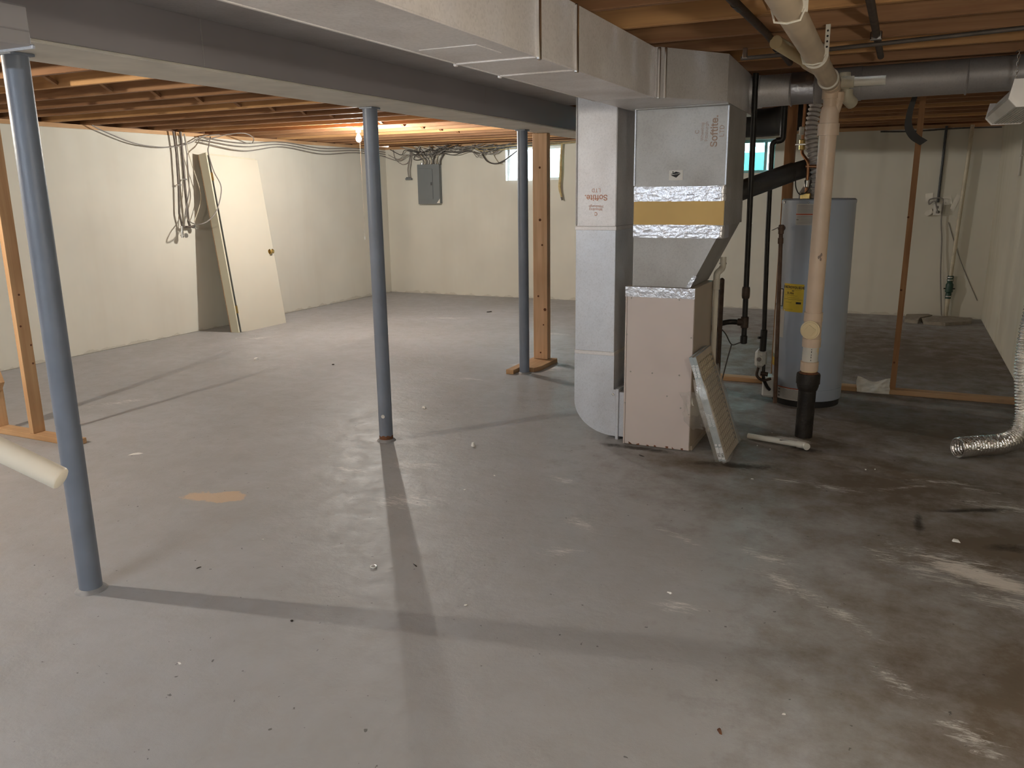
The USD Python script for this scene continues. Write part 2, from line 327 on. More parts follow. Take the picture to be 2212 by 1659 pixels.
def box(x0, y0, z0, x1, y1, z1, bev=0.0):
    lo, hi = np.minimum((x0, y0, z0), (x1, y1, z1)).astype(float), np.maximum((x0, y0, z0), (x1, y1, z1)).astype(float)
    if bev <= 0:
        b = trimesh.creation.box(hi - lo)
        b.apply_translation((lo + hi) / 2)
        return b
    bev = min(bev, (hi - lo).min() * 0.45)
    pts = []
    for k in range(3):
        a, c = lo + bev, hi - bev
        a[k], c[k] = lo[k], hi[k]
        for i in np.ndindex(2, 2, 2):
            pts.append([(a, c)[i[j]][j] for j in range(3)])
    return hull(pts)

def frame_from(d):
    d = np.asarray(d, float); d = d / np.linalg.norm(d)
    a = np.cross(d, (0, 0, 1.0) if abs(d[2]) < 0.9 else (1.0, 0, 0)); a /= np.linalg.norm(a)
    return a, np.cross(d, a), d

def tube(pts, r, sides=12, caps=True):
    """A round tube along a polyline, one radius or one per point."""
    p = np.asarray(pts, float)
    keep = np.r_[True, np.linalg.norm(np.diff(p, axis=0), axis=1) > 1e-7]
    rr = np.broadcast_to(np.asarray(r, float), (len(p),))[keep]; p = p[keep]
    t = np.gradient(p, axis=0); t /= np.linalg.norm(t, axis=1, keepdims=True)
    a, _, _ = frame_from(t[0]); A = [a]
    for i in range(1, len(p)):
        a = A[-1] - t[i] * (A[-1] @ t[i]); A.append(a / np.linalg.norm(a))
    A = np.array(A); B = np.cross(t, A)
    w = np.arange(sides) * 2 * np.pi / sides
    v = (p[:, None] + rr[:, None, None] * (np.cos(w)[None, :, None] * A[:, None] + np.sin(w)[None, :, None] * B[:, None])).reshape(-1, 3)
    f = []
    for i in range(len(p) - 1):
        for j in range(sides):
            q = [i * sides + j, i * sides + (j + 1) % sides, (i + 1) * sides + (j + 1) % sides, (i + 1) * sides + j]
            f += [[q[0], q[1], q[2]], [q[0], q[2], q[3]]]
    if caps:
        n = len(v); v = np.vstack([v, p[0], p[-1]])
        for j in range(sides):
            f += [[n, (j + 1) % sides, j], [n + 1, (len(p) - 1) * sides + j, (len(p) - 1) * sides + (j + 1) % sides]]
    return trimesh.Trimesh(v, f, process=False)

def cyl(a, b, r, r2=None, sides=28, bev=0.0):
    a, b = np.asarray(a, float), np.asarray(b, float)
    r2 = r if r2 is None else r2
    if bev <= 0:
        return lathe(a, b - a, [(0, 0), (0, r), (1, r2), (1, 0)], sides)
    L = np.linalg.norm(b - a); e = bev / L
    return lathe(a, b - a, [(0, 0), (0, r - bev), (e, r), (1 - e, r2), (1, r2 - bev), (1, 0)], sides)

def lathe(base, axis, prof, sides=28):
    """Revolves (fraction along the axis, radius) pairs about base + t * axis."""
    base, axis = np.asarray(base, float), np.asarray(axis, float)
    a, b, _ = frame_from(axis)
    w = np.arange(sides) * 2 * np.pi / sides
    ring = np.cos(w)[:, None] * a + np.sin(w)[:, None] * b
    v = np.vstack([base + axis * t + ring * max(r, 1e-5) for t, r in prof])
    f = []
    for i in range(len(prof) - 1):
        for j in range(sides):
            q = [i * sides + j, (i + 1) * sides + j, (i + 1) * sides + (j + 1) % sides, i * sides + (j + 1) % sides]
            f += [[q[0], q[2], q[1]], [q[0], q[3], q[2]]]
    return trimesh.Trimesh(v, f, process=False)

def smooth_path(pts, n=10):
    """Catmull-Rom through the points."""
    p = np.asarray(pts, float); p = np.vstack([2 * p[0] - p[1], p, 2 * p[-1] - p[-2]])
    out = []
    for i in range(1, len(p) - 2):
        for t in np.linspace(0, 1, n, endpoint=False):
            out.append(0.5 * (2 * p[i] + (p[i + 1] - p[i - 1]) * t + (2 * p[i - 1] - 5 * p[i] + 4 * p[i + 1] - p[i + 2]) * t * t + (3 * p[i] - p[i - 1] - 3 * p[i + 1] + p[i + 2]) * t ** 3))
    return np.array(out + [p[-2]])

def bent(pts, r, rad=0.06, sides=14, n=6):
    """A pipe along straight runs with rounded bends."""
    p = [np.asarray(q, float) for q in pts]; out = [p[0]]
    for i in range(1, len(p) - 1):
        a, b = p[i - 1] - p[i], p[i + 1] - p[i]
        d = min(rad, 0.45 * np.linalg.norm(a), 0.45 * np.linalg.norm(b))
        a, b = p[i] + a / np.linalg.norm(a) * d, p[i] + b / np.linalg.norm(b) * d
        for t in np.linspace(0, 1, n):
            out.append((1 - t) ** 2 * a + 2 * t * (1 - t) * p[i] + t * t * b)
    return tube(out + [p[-1]], r, sides)

def prism_xz(poly, y0, y1):
    """Polygon of (x, z) pushed from y0 to y1."""
    g = trimesh.creation.extrude_polygon(Polygon(poly), abs(y1 - y0), engine='earcut')
    v = np.array(g.vertices)
    g.vertices = np.c_[v[:, 0], max(y0, y1) - v[:, 2], v[:, 1]]
    return g

def prism_xy(poly, z0, z1):
    g = trimesh.creation.extrude_polygon(Polygon(poly), z1 - z0, engine='earcut')
    g.apply_translation((0, 0, z0))
    return g

def text(s, h, origin, right, upv, depth=0.0006, bold=False, center=True, lift=0.0):
    g = meshkit.text_mesh(s, h, depth, bold)
    v = np.array(g.vertices)
    if center:
        v[:, 0] -= (v[:, 0].min() + v[:, 0].max()) / 2
    right, upv = np.asarray(right, float), np.asarray(upv, float)
    n = np.cross(right, upv)
    g.vertices = np.asarray(origin, float) + v[:, :1] * right + v[:, 1:2] * upv + (v[:, 2:] + lift) * n
    return g

# ------------------------------------------------------------------ the setting
XL, XR, YB, YN = -7.38, 0.92, 11.04, -1.7
JB, JT = 2.24, 2.475            # underside and top of the joists
FW = 2.20                       # top of the foundation walls
obj('floor', box(XL - 0.25, YN - 0.25, -0.12, XR + 0.25, YB + 0.25, 0), 'floor_paint', kind='structure', label='grey painted concrete basement floor with white scuffs and brown dirt')
obj('wall_left', box(XL - 0.25, YN - 0.25, 0, XL, YB + 0.25, FW, 0.004), 'wall_paint', kind='structure', label='cream painted concrete wall along the left')
obj('wall_right', box(XR, YN - 0.25, 0, XR + 0.25, YB + 0.25, FW, 0.004), 'wall_paint_stained', kind='structure', label='stained cream concrete wall on the right')
obj('wall_near', box(XL, YN - 0.25, 0, XR, YN, FW, 0.004), 'wall_paint', kind='structure', label='cream concrete wall behind the viewpoint')
W1, W2 = (-5.31, -4.44, 1.70, 2.17), (-2.40, -1.545, 1.74, 2.15)
def wall_with_holes(x0, x1, y0, y1, h, holes):
    M = manifold3d.Manifold
    w = M.cube([x1 - x0, y1 - y0, h]).translate([x0, y0, 0])
    for a, b, c, d in holes:
        w -= M.cube([b - a, y1 - y0 + 0.2, d - c]).translate([a, y0 - 0.1, c])
    return w
obj('wall_back', wall_with_holes(XL, XR, YB, YB + 0.25, FW, [W1, W2]), 'wall_paint', smooth=False, kind='structure', label='cream painted concrete wall at the far end')

sill = thing('trim_1', 'wooden sill plates along the tops of the foundation walls', None, (XL, YB, FW), kind='structure')
obj('sill_plate', box(XL - 0.14, YN - 0.2, FW, XL - 0.004, YB + 0.2, JB), 'plate_wood_y', sill)
obj('sill_plate', box(XR + 0.004, YN - 0.2, FW, XR + 0.14, YB + 0.2, JB), 'plate_wood_y', sill)
obj('sill_plate', box(XL, YB + 0.004, FW, XR, YB + 0.14, JB), 'plate_wood', sill)
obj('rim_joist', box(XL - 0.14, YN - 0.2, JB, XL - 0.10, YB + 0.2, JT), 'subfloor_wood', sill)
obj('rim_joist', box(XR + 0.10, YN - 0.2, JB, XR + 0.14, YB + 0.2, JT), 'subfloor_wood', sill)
obj('rim_joist', box(XL, YB + 0.10, JB, XR, YB + 0.14, JT), 'old_joist_wood', sill)
obj('rim_joist', box(XL, YN - 0.2, FW, XR, YN - 0.16, JT), 'old_joist_wood', sill)

ceil = thing('ceiling', 'open basement ceiling of brown wooden joists under the floor boards', None, (XL, YN, JB), kind='structure')
nb = 40
for k in range(46):
    y0 = YN - 0.2 + k * 0.288
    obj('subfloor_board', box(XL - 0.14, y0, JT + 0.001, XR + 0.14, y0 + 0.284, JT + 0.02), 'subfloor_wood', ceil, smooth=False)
LEFT_Y = [4.20 + 0.41 * k for k in range(-14, 17)]
RIGHT_Y = [4.93 + 0.41 * k for k in range(-16, 15)]
for k, y in enumerate(LEFT_Y):
    obj('joist', box(XL - 0.10, y - 0.019, JB, -2.62, y + 0.019, JT, 0.003), 'old_joist_wood_light' if k % 4 == 1 else 'old_joist_wood', ceil, smooth=False)
for k, y in enumerate(RIGHT_Y):
    obj('joist', box(-2.94, y - 0.019, JB, XR + 0.10, y + 0.019, JT, 0.003), 'old_joist_wood_light' if k % 3 == 1 else 'old_joist_wood', ceil, smooth=False)
def brace(a, b, w=0.019, h=0.032):
    a, b = np.array(a, float), np.array(b, float)
    d = b - a; d /= np.linalg.norm(d); s = np.array([1.0, 0, 0]); n = np.cross(d, s)
    return hull([q + s * i * h + n * j * w / 2 for q in (a, b) for i in (-0.5, 0.5) for j in (-1, 1)])
for xb, ys in ((-5.05, LEFT_Y), (-0.60, RIGHT_Y)):
    for a, b in zip(ys[:-1], ys[1:]):
        if a < 2.0 or a > 9:
            continue
        obj('bridging_brace', brace((xb, a + 0.022, JB + 0.02), (xb, b - 0.022, JT - 0.02)), 'old_joist_wood_light', ceil, smooth=False)
        obj('bridging_brace', brace((xb + 0.04, a + 0.022, JT - 0.02), (xb + 0.04, b - 0.022, JB + 0.02)), 'old_joist_wood', ceil, smooth=False)

def window(w, label, left_plastic):
    x0, x1, z0, z1 = w
    t = thing('window_1' if left_plastic else 'window_2', label, None, (x0, YB, z0), kind='structure')
    fm = 'window_frame_white' if left_plastic else 'window_frame'
    yf = YB + 0.08
    e = 0.035
    for q in ((x0, z0, x1, z0 + e), (x0, z1 - e, x1, z1), (x0, z0 + e, x0 + e, z1 - e), (x1 - e, z0 + e, x1, z1 - e)):
        obj('window_frame', box(q[0], yf, q[1], q[2], yf + 0.05, q[3], 0.004), fm, t)
    xm = (x0 + x1) / 2 + (0.08 if left_plastic else 0.30)
    obj('mullion', box(xm - 0.018, yf, z0 + e, xm + 0.018, yf + 0.05, z1 - e, 0.004), fm, t)
    obj('pane', box(x0 + e, yf + 0.02, z0 + e, xm - 0.018, yf + 0.024, z1 - e), 'pane_plastic' if left_plastic else 'pane_teal', t)
    obj('pane', box(xm + 0.018, yf + 0.02, z0 + e, x1 - e, yf + 0.024, z1 - e), 'pane_glass' if left_plastic else 'pane_plastic', t)
    # the window well outside
    ang = np.linspace(0, np.pi, 25); cx, rx = (x0 + x1) / 2, (x1 - x0) / 2 + 0.12
    outer = [(cx + rx * math.cos(a), YB + 0.25 + 0.75 * math.sin(a)) for a in ang]
    inner = [(cx + (rx - 0.02) * math.cos(a), YB + 0.25 + 0.73 * math.sin(a)) for a in ang[::-1]]
    obj('window_well', prism_xy(outer + inner, z0 - 0.35, z1 - 0.12), 'well_metal', t)
    obj('well_gravel', prism_xy([(a, b + 0.001) for a, b in outer], z0 - 0.40, z0 - 0.35), 'rough_concrete', t)
window(W1, 'small high basement window with bright cloudy plastic beside the wood post', True)
window(W2, 'small high basement window with teal frame behind the furnace', False)
# sagging clear film over the left half of window 1
g = np.linspace(0, 1, 22); uu, vv = np.meshgrid(g, g, indexing='ij')
px = -5.31 + 0.62 * uu; pz = 2.16 - (0.36 + 0.16 * uu * (1.2 - uu) * 2) * vv; py = YB - 0.008 - 0.05 * np.sin(np.pi * uu) * vv - 0.012 * (meshkit.noise(np.stack([uu * 7, vv * 7, 0 * uu], -1), 3))
def grid_mesh(P):
    n, m = P.shape[:2]; i, j = np.meshgrid(np.arange(n - 1), np.arange(m - 1), indexing='ij')
    q = np.stack([i * m + j, (i + 1) * m + j, (i + 1) * m + j + 1, i * m + j + 1], -1).reshape(-1, 4)
    return trimesh.Trimesh(P.reshape(-1, 3), np.vstack([q[:, [0, 1, 2]], q[:, [0, 2, 3]]]), process=False)
def thick(P, n, t):
    a = grid_mesh(P); b = grid_mesh(P + np.asarray(n) * t); b.invert()
    return join([a, b])
obj('plastic_film', grid_mesh(np.stack([px, py, pz], -1)), 'clear_film', smooth=True, label='sagging clear plastic film hung over the small bright window', cat='plastic sheet')

# ------------------------------------------------------------------ beam, posts
bm = thing('support_beam', 'long boxed grey ceiling beam with pale underside resting on the three steel posts', 'beam', (-2.78, 0, 2.04))
obj('bottom_board', box(-2.965, YN, 2.04, -2.60, YB - 0.002, 2.052, 0.003), 'beam_underside', bm)
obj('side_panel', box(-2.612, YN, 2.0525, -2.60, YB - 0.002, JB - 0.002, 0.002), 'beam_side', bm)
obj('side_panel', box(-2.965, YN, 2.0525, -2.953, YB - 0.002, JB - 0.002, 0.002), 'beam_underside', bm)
obj('steel_core', [box(-2.86, YN, 2.054, -2.71, YB - 0.01, 2.064), box(-2.79, YN, 2.064, -2.78, YB - 0.01, 2.226), box(-2.86, YN, 2.226, -2.71, YB - 0.01, 2.238)], 'black_iron', bm)
for y in (2.62, 5.1, 7.6):
    obj('panel_seam', box(-2.601, y, 2.055, -2.5985, y + 0.006, JB - 0.004), 'galvanized_dull', bm)

POSTS = [((-2.855, 2.0), 'round blue-grey steel post nearest the viewpoint, left of the bare bulb'), ((-2.895, 4.19), 'round blue-grey steel post in the middle of the row, beside the bare bulb'),
         ((-2.893, 6.337), 'round blue-grey steel post farthest away, in front of the wood post')]
for (x, y), lab in POSTS:
    t = thing('support_post', lab, 'post', (x, y, 0), group='steel posts under the beam')
    obj('pipe', lathe((x, y, 0), (0, 0, 2.03), [(0, 0), (0, 0.0435), (0.339, 0.0435), (0.34, 0.0425), (0.343, 0.0425), (0.344, 0.0435), (1, 0.0435), (1, 0)], 40), 'post_paint', t)
    obj('cap_plate', box(x - 0.045, y - 0.045, 2.03, x + 0.045, y + 0.045, 2.0395, 0.002), 'post_paint', t)
    obj('base_collar', lathe((x, y, 0), (0, 0, 0.014), [(0, 0.0436), (0, 0.062), (0.5, 0.056), (1, 0.0436)], 28), 'post_base_concrete', t)
    a = np.linspace(0, 2 * np.pi, 40, endpoint=False)
    if y > 4 and y < 5:
        zz = 0.018 + 0.014 * meshkit.noise(np.c_[np.cos(a) * 4, np.sin(a) * 4, 0 * a], 5)
        P = np.stack([np.stack([x + 0.0439 * np.cos(a), y + 0.0439 * np.sin(a), 0 * a + 0.012], -1), np.stack([x + 0.0439 * np.cos(a), y + 0.0439 * np.sin(a), 0.012 + zz], -1)], 1)
        obj('rust_band', grid_mesh(np.concatenate([P, P[:1]])), 'rust', t, label='rusty band at the foot of the post')
        obj('paint_chip', cyl((x + 0.012, y - 0.0425, 0.17), (x + 0.0125, y - 0.0442, 0.17), 0.012, sides=14), 'label_white', t)

t = thing('duct_stub', 'small pale grey boxed sheet metal stub above the nearest steel post', 'duct', (-2.7, 1.68, 1.995))
obj('box_body', [box(-2.98, 1.60, 1.992, -2.41, 1.75, 2.036, 0.006), box(-2.596, 1.60, 2.03, -2.41, 1.75, 2.105, 0.006)], 'grey_sheet', t)
obj('edge_flange', box(-2.985, 1.744, 1.985, -2.405, 1.756, 1.997, 0.003), 'galvanized_blue', t)

# ------------------------------------------------------------------ ducts
TX0, TX1, TZ0, TZ1 = -1.505, -1.19, 2.0, 2.236
td = thing('trunk_duct', 'long rectangular galvanized supply trunk duct running overhead to the furnace plenum', 'duct', (-1.35, 2, TZ0))
for y0, y1 in ((-1.2, 1.30), (1.302, 2.74), (2.742, 3.10), (3.102, 4.20)):
    obj('duct_section', box(TX0, y0, TZ0, TX1, y1, TZ1, 0.002), 'galvanized_trunk', td, smooth=False)
for y in (1.301, 2.741, 3.101):
    obj('drive_cleat', [box(TX1 - 0.001, y - 0.012, TZ0 - 0.012, TX1 + 0.013, y + 0.006, TZ1 - 0.004, 0.003)], 'bright_metal' if y > 2 else 'galvanized_trunk', td, label='bright folded metal cleat on the duct side')
    obj('slip_seam', box(TX0 + 0.002, y - 0.018, TZ0 - 0.006, TX1 - 0.002, y + 0.012, TZ0 + 0.001, 0.002), 'galvanized_trunk', td)
    obj('drive_cleat', box(TX0 - 0.012, y - 0.012, TZ0 - 0.010, TX0 + 0.001, y + 0.006, TZ1 - 0.004, 0.003), 'galvanized_trunk', td)
for s in (-1, 1):
    obj('corner_seam', box((TX1 if s > 0 else TX0) - 0.006, -1.2, TZ0 - 0.003, (TX1 if s > 0 else TX0) + 0.003, 4.2, TZ0 + 0.004, 0.001), 'galvanized_trunk', td)
obj('patch_plate', box(-1.47, 2.42, TZ0 - 0.003, -1.26, 2.60, TZ0 + 0.0005, 0.001), 'galvanized_trunk', td)
obj('panning_sheet', box(-2.598, -1.2, JB - 0.006, -1.52, 6.6, JB - 0.001), 'galvanized_dull', label='flat grey sheet metal nailed under the joists between beam and trunk duct', cat='sheet metal')

pl = thing('supply_plenum', 'tall galvanized plenum with gold band and foil tape standing on the furnace', 'duct', (-1.2, 5.0, 0.985))
XA, XB, PY0, PY1 = -1.445, -0.922, 4.74, 5.30
obj('transition_box', prism_xy([(-1.504, 4.203), (-1.168, 4.203), (-0.905, 4.60), (-0.945, 5.66), (-1.46, 5.66), (-1.504, 5.3)], 2.0, 2.236), 'galvanized', pl, smooth=False)
obj('upper_duct', prism_xy([(XA, PY0), (XB, PY0), (XB, PY1), (XA, PY1)], 1.486, 1.999), 'galvanized_plenum', pl, smooth=False)
obj('coil_band', prism_xy([(XA - 0.002, PY0 - 0.002), (XB + 0.002, PY0 - 0.002), (XB + 0.002, PY1), (XA - 0.002, PY1)], 1.346, 1.4855), 'galvanized_plenum', pl, smooth=False)
obj('gold_front', box(XA - 0.001, PY0 - 0.005, 1.348, XB + 0.001, PY0 - 0.0022, 1.4845, 0.001), 'gold_paint', pl, label='gold painted sheet metal front of the band')
obj('lower_transition', prism_xz([(XA, 1.3455), (XA, 0.988), (-1.10, 0.988), (XB, 1.3455)], PY0, PY1 - 0.05), 'galvanized_plenum', pl, smooth=False)
objs('corner_flange', [box(XB - 0.004, PY0 - 0.006, 1.57, XB + 0.006, PY0 + 0.004, 1.998, 0.002), box(XA - 0.006, PY0 - 0.006, 1.57, XA + 0.004, PY0 + 0.004, 1.998, 0.002)], 'galvanized_blue', pl)
obj('lip', prism_xy([(-1.44, 4.715), (-0.91, 4.66), (-0.91, 4.74), (-1.44, 4.74)], 1.992, 1.9995), 'galvanized_plenum', pl, smooth=False)
def tape(z0, z1, seed):
    g1, g2 = np.linspace(0, 1, 46), np.linspace(0, 1, 9)
    u, v = np.meshgrid(g1, g2, indexing='ij')
    s = u * (XB - XA + 0.14)
    X = np.where(s < XB - XA, XA - 0.002 + s, XB + 0.004); Y = np.where(s < XB - XA, PY0 - 0.004, PY0 - 0.004 + s - (XB - XA))
    d = 0.003 * meshkit.fbm(np.stack([s * 45, v * 4, 0 * s], -1), 3, seed)
    X = X + np.where(s < XB - XA, 0, d); Y = Y - np.where(s < XB - XA, d, 0)
    return thick(np.stack([X, Y, z0 + (z1 - z0) * v + 0.002 * np.sin(s * 30 + seed) * (v - 0.5)], -1), (0, 0.0005, 0), 1)
for k, (a, b) in enumerate(((1.522, 1.566), (1.482, 1.522), (1.312, 1.350), (1.275, 1.314))):
    obj('foil_tape', tape(a, b, k), 'foil_tape', pl, smooth=True, label='crinkled aluminium foil tape')
objs('seam_cleat', [box(-1.176, 4.196, 1.992, -1.160, 4.210, 2.234, 0.003), box(-1.150, 4.222, 1.995, -1.136, 4.242, 2.234, 0.003)], 'bright_metal', pl)
obj('foil_tape', hull([(-1.125, PY0 - 0.004, 0.990), (-1.095, PY0 - 0.004, 0.990), (-1.062, PY0 - 0.004, 1.055), (-1.080, PY0 - 0.004, 1.062), (-1.125, PY0 - 0.001, 0.990), (-1.090, PY0 + 0.05, 0.990), (-1.058, PY0 + 0.05, 1.058), (-1.080, PY0 - 0.001, 1.062)]), 'foil_tape', pl, smooth=False, label='loose foil tape end at the foot of the plenum')
st = obj('sticker', box(-1.242, PY0 - 0.0022, 1.60, -1.162, PY0 - 0.0003, 1.655), 'label_white', pl, label='small white sticker with a black diamond mark')
def flat(poly, y, d=0.0007):
    return prism_xz(poly, y, y - d)
obj('diamond_mark', [flat([(-1.234, 1.632), (-1.202, 1.648), (-1.176, 1.640), (-1.206, 1.634)], PY0 - 0.0022), flat([(-1.232, 1.628), (-1.206, 1.632), (-1.174, 1.638), (-1.200, 1.614)], PY0 - 0.0022),
                     box(-1.222, PY0 - 0.0029, 1.640, -1.217, PY0 - 0.0022, 1.650)], 'print_black', st, smooth=False)
# mill print, reading upwards, on the plenum
R_, U_ = np.array([0, 0, 1.0]), np.array([-1.0, 0, 0])
obj('mill_print', [text('Softite.', 0.037, (-0.978, PY0 - 0.0006, 1.86), R_, U_, bold=True), text('LTD', 0.024, (-0.942, PY0 - 0.0006, 1.86), R_, U_),
                   text('Pittsburgh', 0.016, (-1.030, PY0 - 0.0006, 1.86), R_, U_), text('Wheeling', 0.016, (-1.054, PY0 - 0.0006, 1.86), R_, U_),
                   text('C', 0.022, (-1.080, PY0 - 0.0006, 1.86), R_, U_)], 'print_brown', pl, smooth=False)

dr = thing('return_drop', 'narrow galvanized return duct drop with curved boot left of the furnace', 'duct', (-1.7, 5.0, 0))
DX0, DX1, DY0, DY1 = -1.825, -1.572, 4.79, 5.22
obj('upper_section', box(DX0, DY0, 1.335, DX1, DY1, 2.232, 0.003), 'galvanized', dr, smooth=False)
obj('middle_section', box(DX0 - 0.004, DY0 - 0.003, 0.562, DX1 + 0.002, DY1, 1.334, 0.003), 'galvanized_blue', dr, smooth=False)
arc = [(-1.832 + 0.27 * (1 - math.cos(a)), 0.235 - 0.215 * math.sin(a)) for a in np.linspace(0, math.pi / 2, 16)]
obj('boot', prism_xz([(DX1 + 0.004, 0.56), (-1.832, 0.56)] + arc + [(-1.552, 0.018), (-1.552, 0.325), (DX1 + 0.004, 0.325)], DY0 - 0.005, DY1), 'galvanized_blue', dr, smooth=20)
obj('flange', box(-1.5515, DY0 - 0.012, 0.0, -1.532, DY1 + 0.01, 0.332, 0.002), 'galvanized_blue', dr)
obj('collar', box(-1.5315, DY0 - 0.004, 0.02, -1.4785, DY1, 0.312, 0.002), 'galvanized_blue', dr)
for z in (1.335, 0.562):
    obj('slip_joint', box(DX0 - 0.007, DY0 - 0.007, z - 0.022, DX1 + 0.005, DY1, z + 0.002, 0.002), 'galvanized', dr, smooth=False)
objs('edge_seam', [box(DX0 - 0.006, DY0 - 0.006, 1.34, DX0 + 0.004, DY0 + 0.004, 2.19, 0.002), box(DX1 - 0.004, DY0 - 0.006, 1.34, DX1 + 0.005, DY0 + 0.004, 2.19, 0.002)], 'galvanized_dull', dr)
obj('weld_spot', [cyl((-1.575, DY0 - 0.007, 0.30), (-1.565, DY0 - 0.0075, 0.288), 0.007, sides=10)], 'bright_metal', dr)
Rm, Um, xc = np.array([-1.0, 0, 0]), np.array([0, 0, -1.0]), -1.700
obj('mill_print', [text('LTD', 0.022, (xc, DY0 - 0.0005, 1.560), Rm, Um), text('Softite.', 0.032, (xc, DY0 - 0.0005, 1.522), Rm, Um, bold=True), text('Pittsburgh', 0.014, (xc, DY0 - 0.0005, 1.462), Rm, Um),
                   text('Wheeling', 0.014, (xc, DY0 - 0.0005, 1.444), Rm, Um), text('C', 0.02, (xc, DY0 - 0.0005, 1.420), Rm, Um, bold=True)], 'print_orange', dr, smooth=False)

RY, RZ, RR = 5.545, 2.135, 0.095
rd = thing('round_duct', 'dusty round silver duct running under the joists from plenum to right wall', 'duct', (0, RY, RZ))
xs = [-0.944, -0.88, -0.70, -0.56, -0.30, 0.25, 0.915]
for k, (a, b) in enumerate(zip(xs[:-1], xs[1:])):
    nm = 'foil_section' if k == 2 else 'collar' if k == 0 else 'pipe_section'
    obj(nm, lathe((a, RY, RZ + 0.004 * k), (b - a - 0.001, 0, 0.003), [(0, 0), (0, RR + (0.004 if k in (0, 3) else 0.0)), (1, RR + (0.004 if k in (0, 3) else 0.0)), (1, 0)], 32), 'foil_tape' if k == 2 else 'galvanized' if k < 3 else 'galvanized_dull', rd)
    if k in (1, 2, 4):
        obj('joint_bead', lathe((b - 0.006, RY, RZ + 0.004 * k), (0.012, 0, 0), [(0, RR), (0.5, RR + 0.006), (1, RR)], 32), 'galvanized_dull', rd)

bd = thing('wrapped_duct', 'black wrapped round duct under the joists behind the vent pipe', 'duct', (-1.4, 7.6, 2.1))
obj('wrap', tube(smooth_path([(-2.3, 7.9, 2.115), (-1.6, 7.75, 2.11), (-1.15, 7.6, 2.10), (-0.95, 7.45, 2.11), (-0.86, 7.2, 2.118)], 8), 0.118, 22), 'print_black', bd, smooth=True)

# ------------------------------------------------------------------ furnace
FX0, FX1, FY0, FY1, FZ = -1.476, -1.060, 4.705, 5.22, 0.986
fu = thing('furnace', 'upright beige metal furnace cabinet standing under the taped plenum', 'furnace', (-1.27, 4.96, 0))
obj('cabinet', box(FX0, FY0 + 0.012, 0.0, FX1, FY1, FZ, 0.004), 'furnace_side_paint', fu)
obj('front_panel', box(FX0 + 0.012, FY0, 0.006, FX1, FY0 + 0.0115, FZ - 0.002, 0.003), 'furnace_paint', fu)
obj('corner_strip', box(FX0, FY0 + 0.001, 0.004, FX0 + 0.0105, FY0 + 0.0115, FZ - 0.002, 0.002), 'furnace_paint', fu)
def ftape():
    u, v = np.meshgrid(np.linspace(0, 1, 40), np.linspace(0, 1, 7), indexing='ij')
    d = 0.0025 * meshkit.fbm(np.stack([u * 22, v * 3, 0 * u], -1), 3, 9) * (0.25 + (np.abs(u - 0.5) > 0.44))
    return thick(np.stack([FX0 - 0.001 + u * (FX1 - FX0 + 0.002), FY0 - 0.002 - d, FZ - 0.058 + 0.060 * v], -1), (0, 0.0005, 0), 1)
obj('foil_tape', ftape(), 'foil_tape', fu, smooth=True, label='foil tape strip along the top of the furnace front')
for x, z in ((-1.464, 0.70), (-1.072, 0.70), (-1.435, 0.47), (-1.30, 0.47), (-1.135, 0.47), (-1.467, 0.27), (-1.205, 0.335), (-1.07, 0.235), (-1.12, 0.27), (-1.44, 0.92), (-1.15, 0.92)):
    obj('screw', lathe((x, FY0 + 0.0005, z), (0, -0.005, 0), [(0, 0.005), (0.6, 0.0045), (1, 0.002), (1, 0)], 10), 'steel_screw', fu)
for k in range(7):
    x = FX0 + 0.02 + 0.057 * k + rng.uniform(0, 0.02); w = rng.uniform(0.012, 0.03)
    obj('rust_patch', hull([(x, FY0 + 0.002, 0.006), (x + w, FY0 + 0.002, 0.006), (x + w * 0.2, FY0 - 0.001, 0.012 + rng.uniform(0, 0.014)), (x + w * 0.8, FY0 - 0.001, 0.01 + rng.uniform(0, 0.01)), (x + w * .5, FY0 - 0.0012, 0.007)]), 'rust', fu, label='rust spot along the bottom edge')
obj('base_rail', box(FX1 - 0.002, FY0 + 0.03, 0.0, FX1 + 0.012, FY1 - 0.02, 0.03, 0.002), 'furnace_side_paint', fu)

cp = thing('condensate_pipe', 'upright thin white plastic drain pipe at the back corner of the furnace', 'pipe', (-1.034, 5.19, 0))
obj('pipe', cyl((-1.036, 5.19, 0.0), (-1.036, 5.19, 0.995), 0.0165), 'pvc_white', cp)
obj('coupling', cyl((-1.036, 5.19, 0.93), (-1.036, 5.19, 1.0), 0.021, bev=0.003), 'pvc_white', cp)
obj('elbow', bent([(-1.036, 5.19, 0.99), (-1.036, 5.19, 1.035), (-1.012, 5.25, 1.06), (-1.015, 5.26, 1.13)], 0.0205, 0.03), 'pvc_white', cp)
obj('clamp_ring', cyl((-1.0145, 5.258, 1.085), (-1.0146, 5.2585, 1.094), 0.0225), 'cable_dark', cp)
obj('refrigerant_line', box(-1.028, 5.222, 0.3, -0.998, 5.26, 1.0, 0.01), 'rusty_iron', cp)

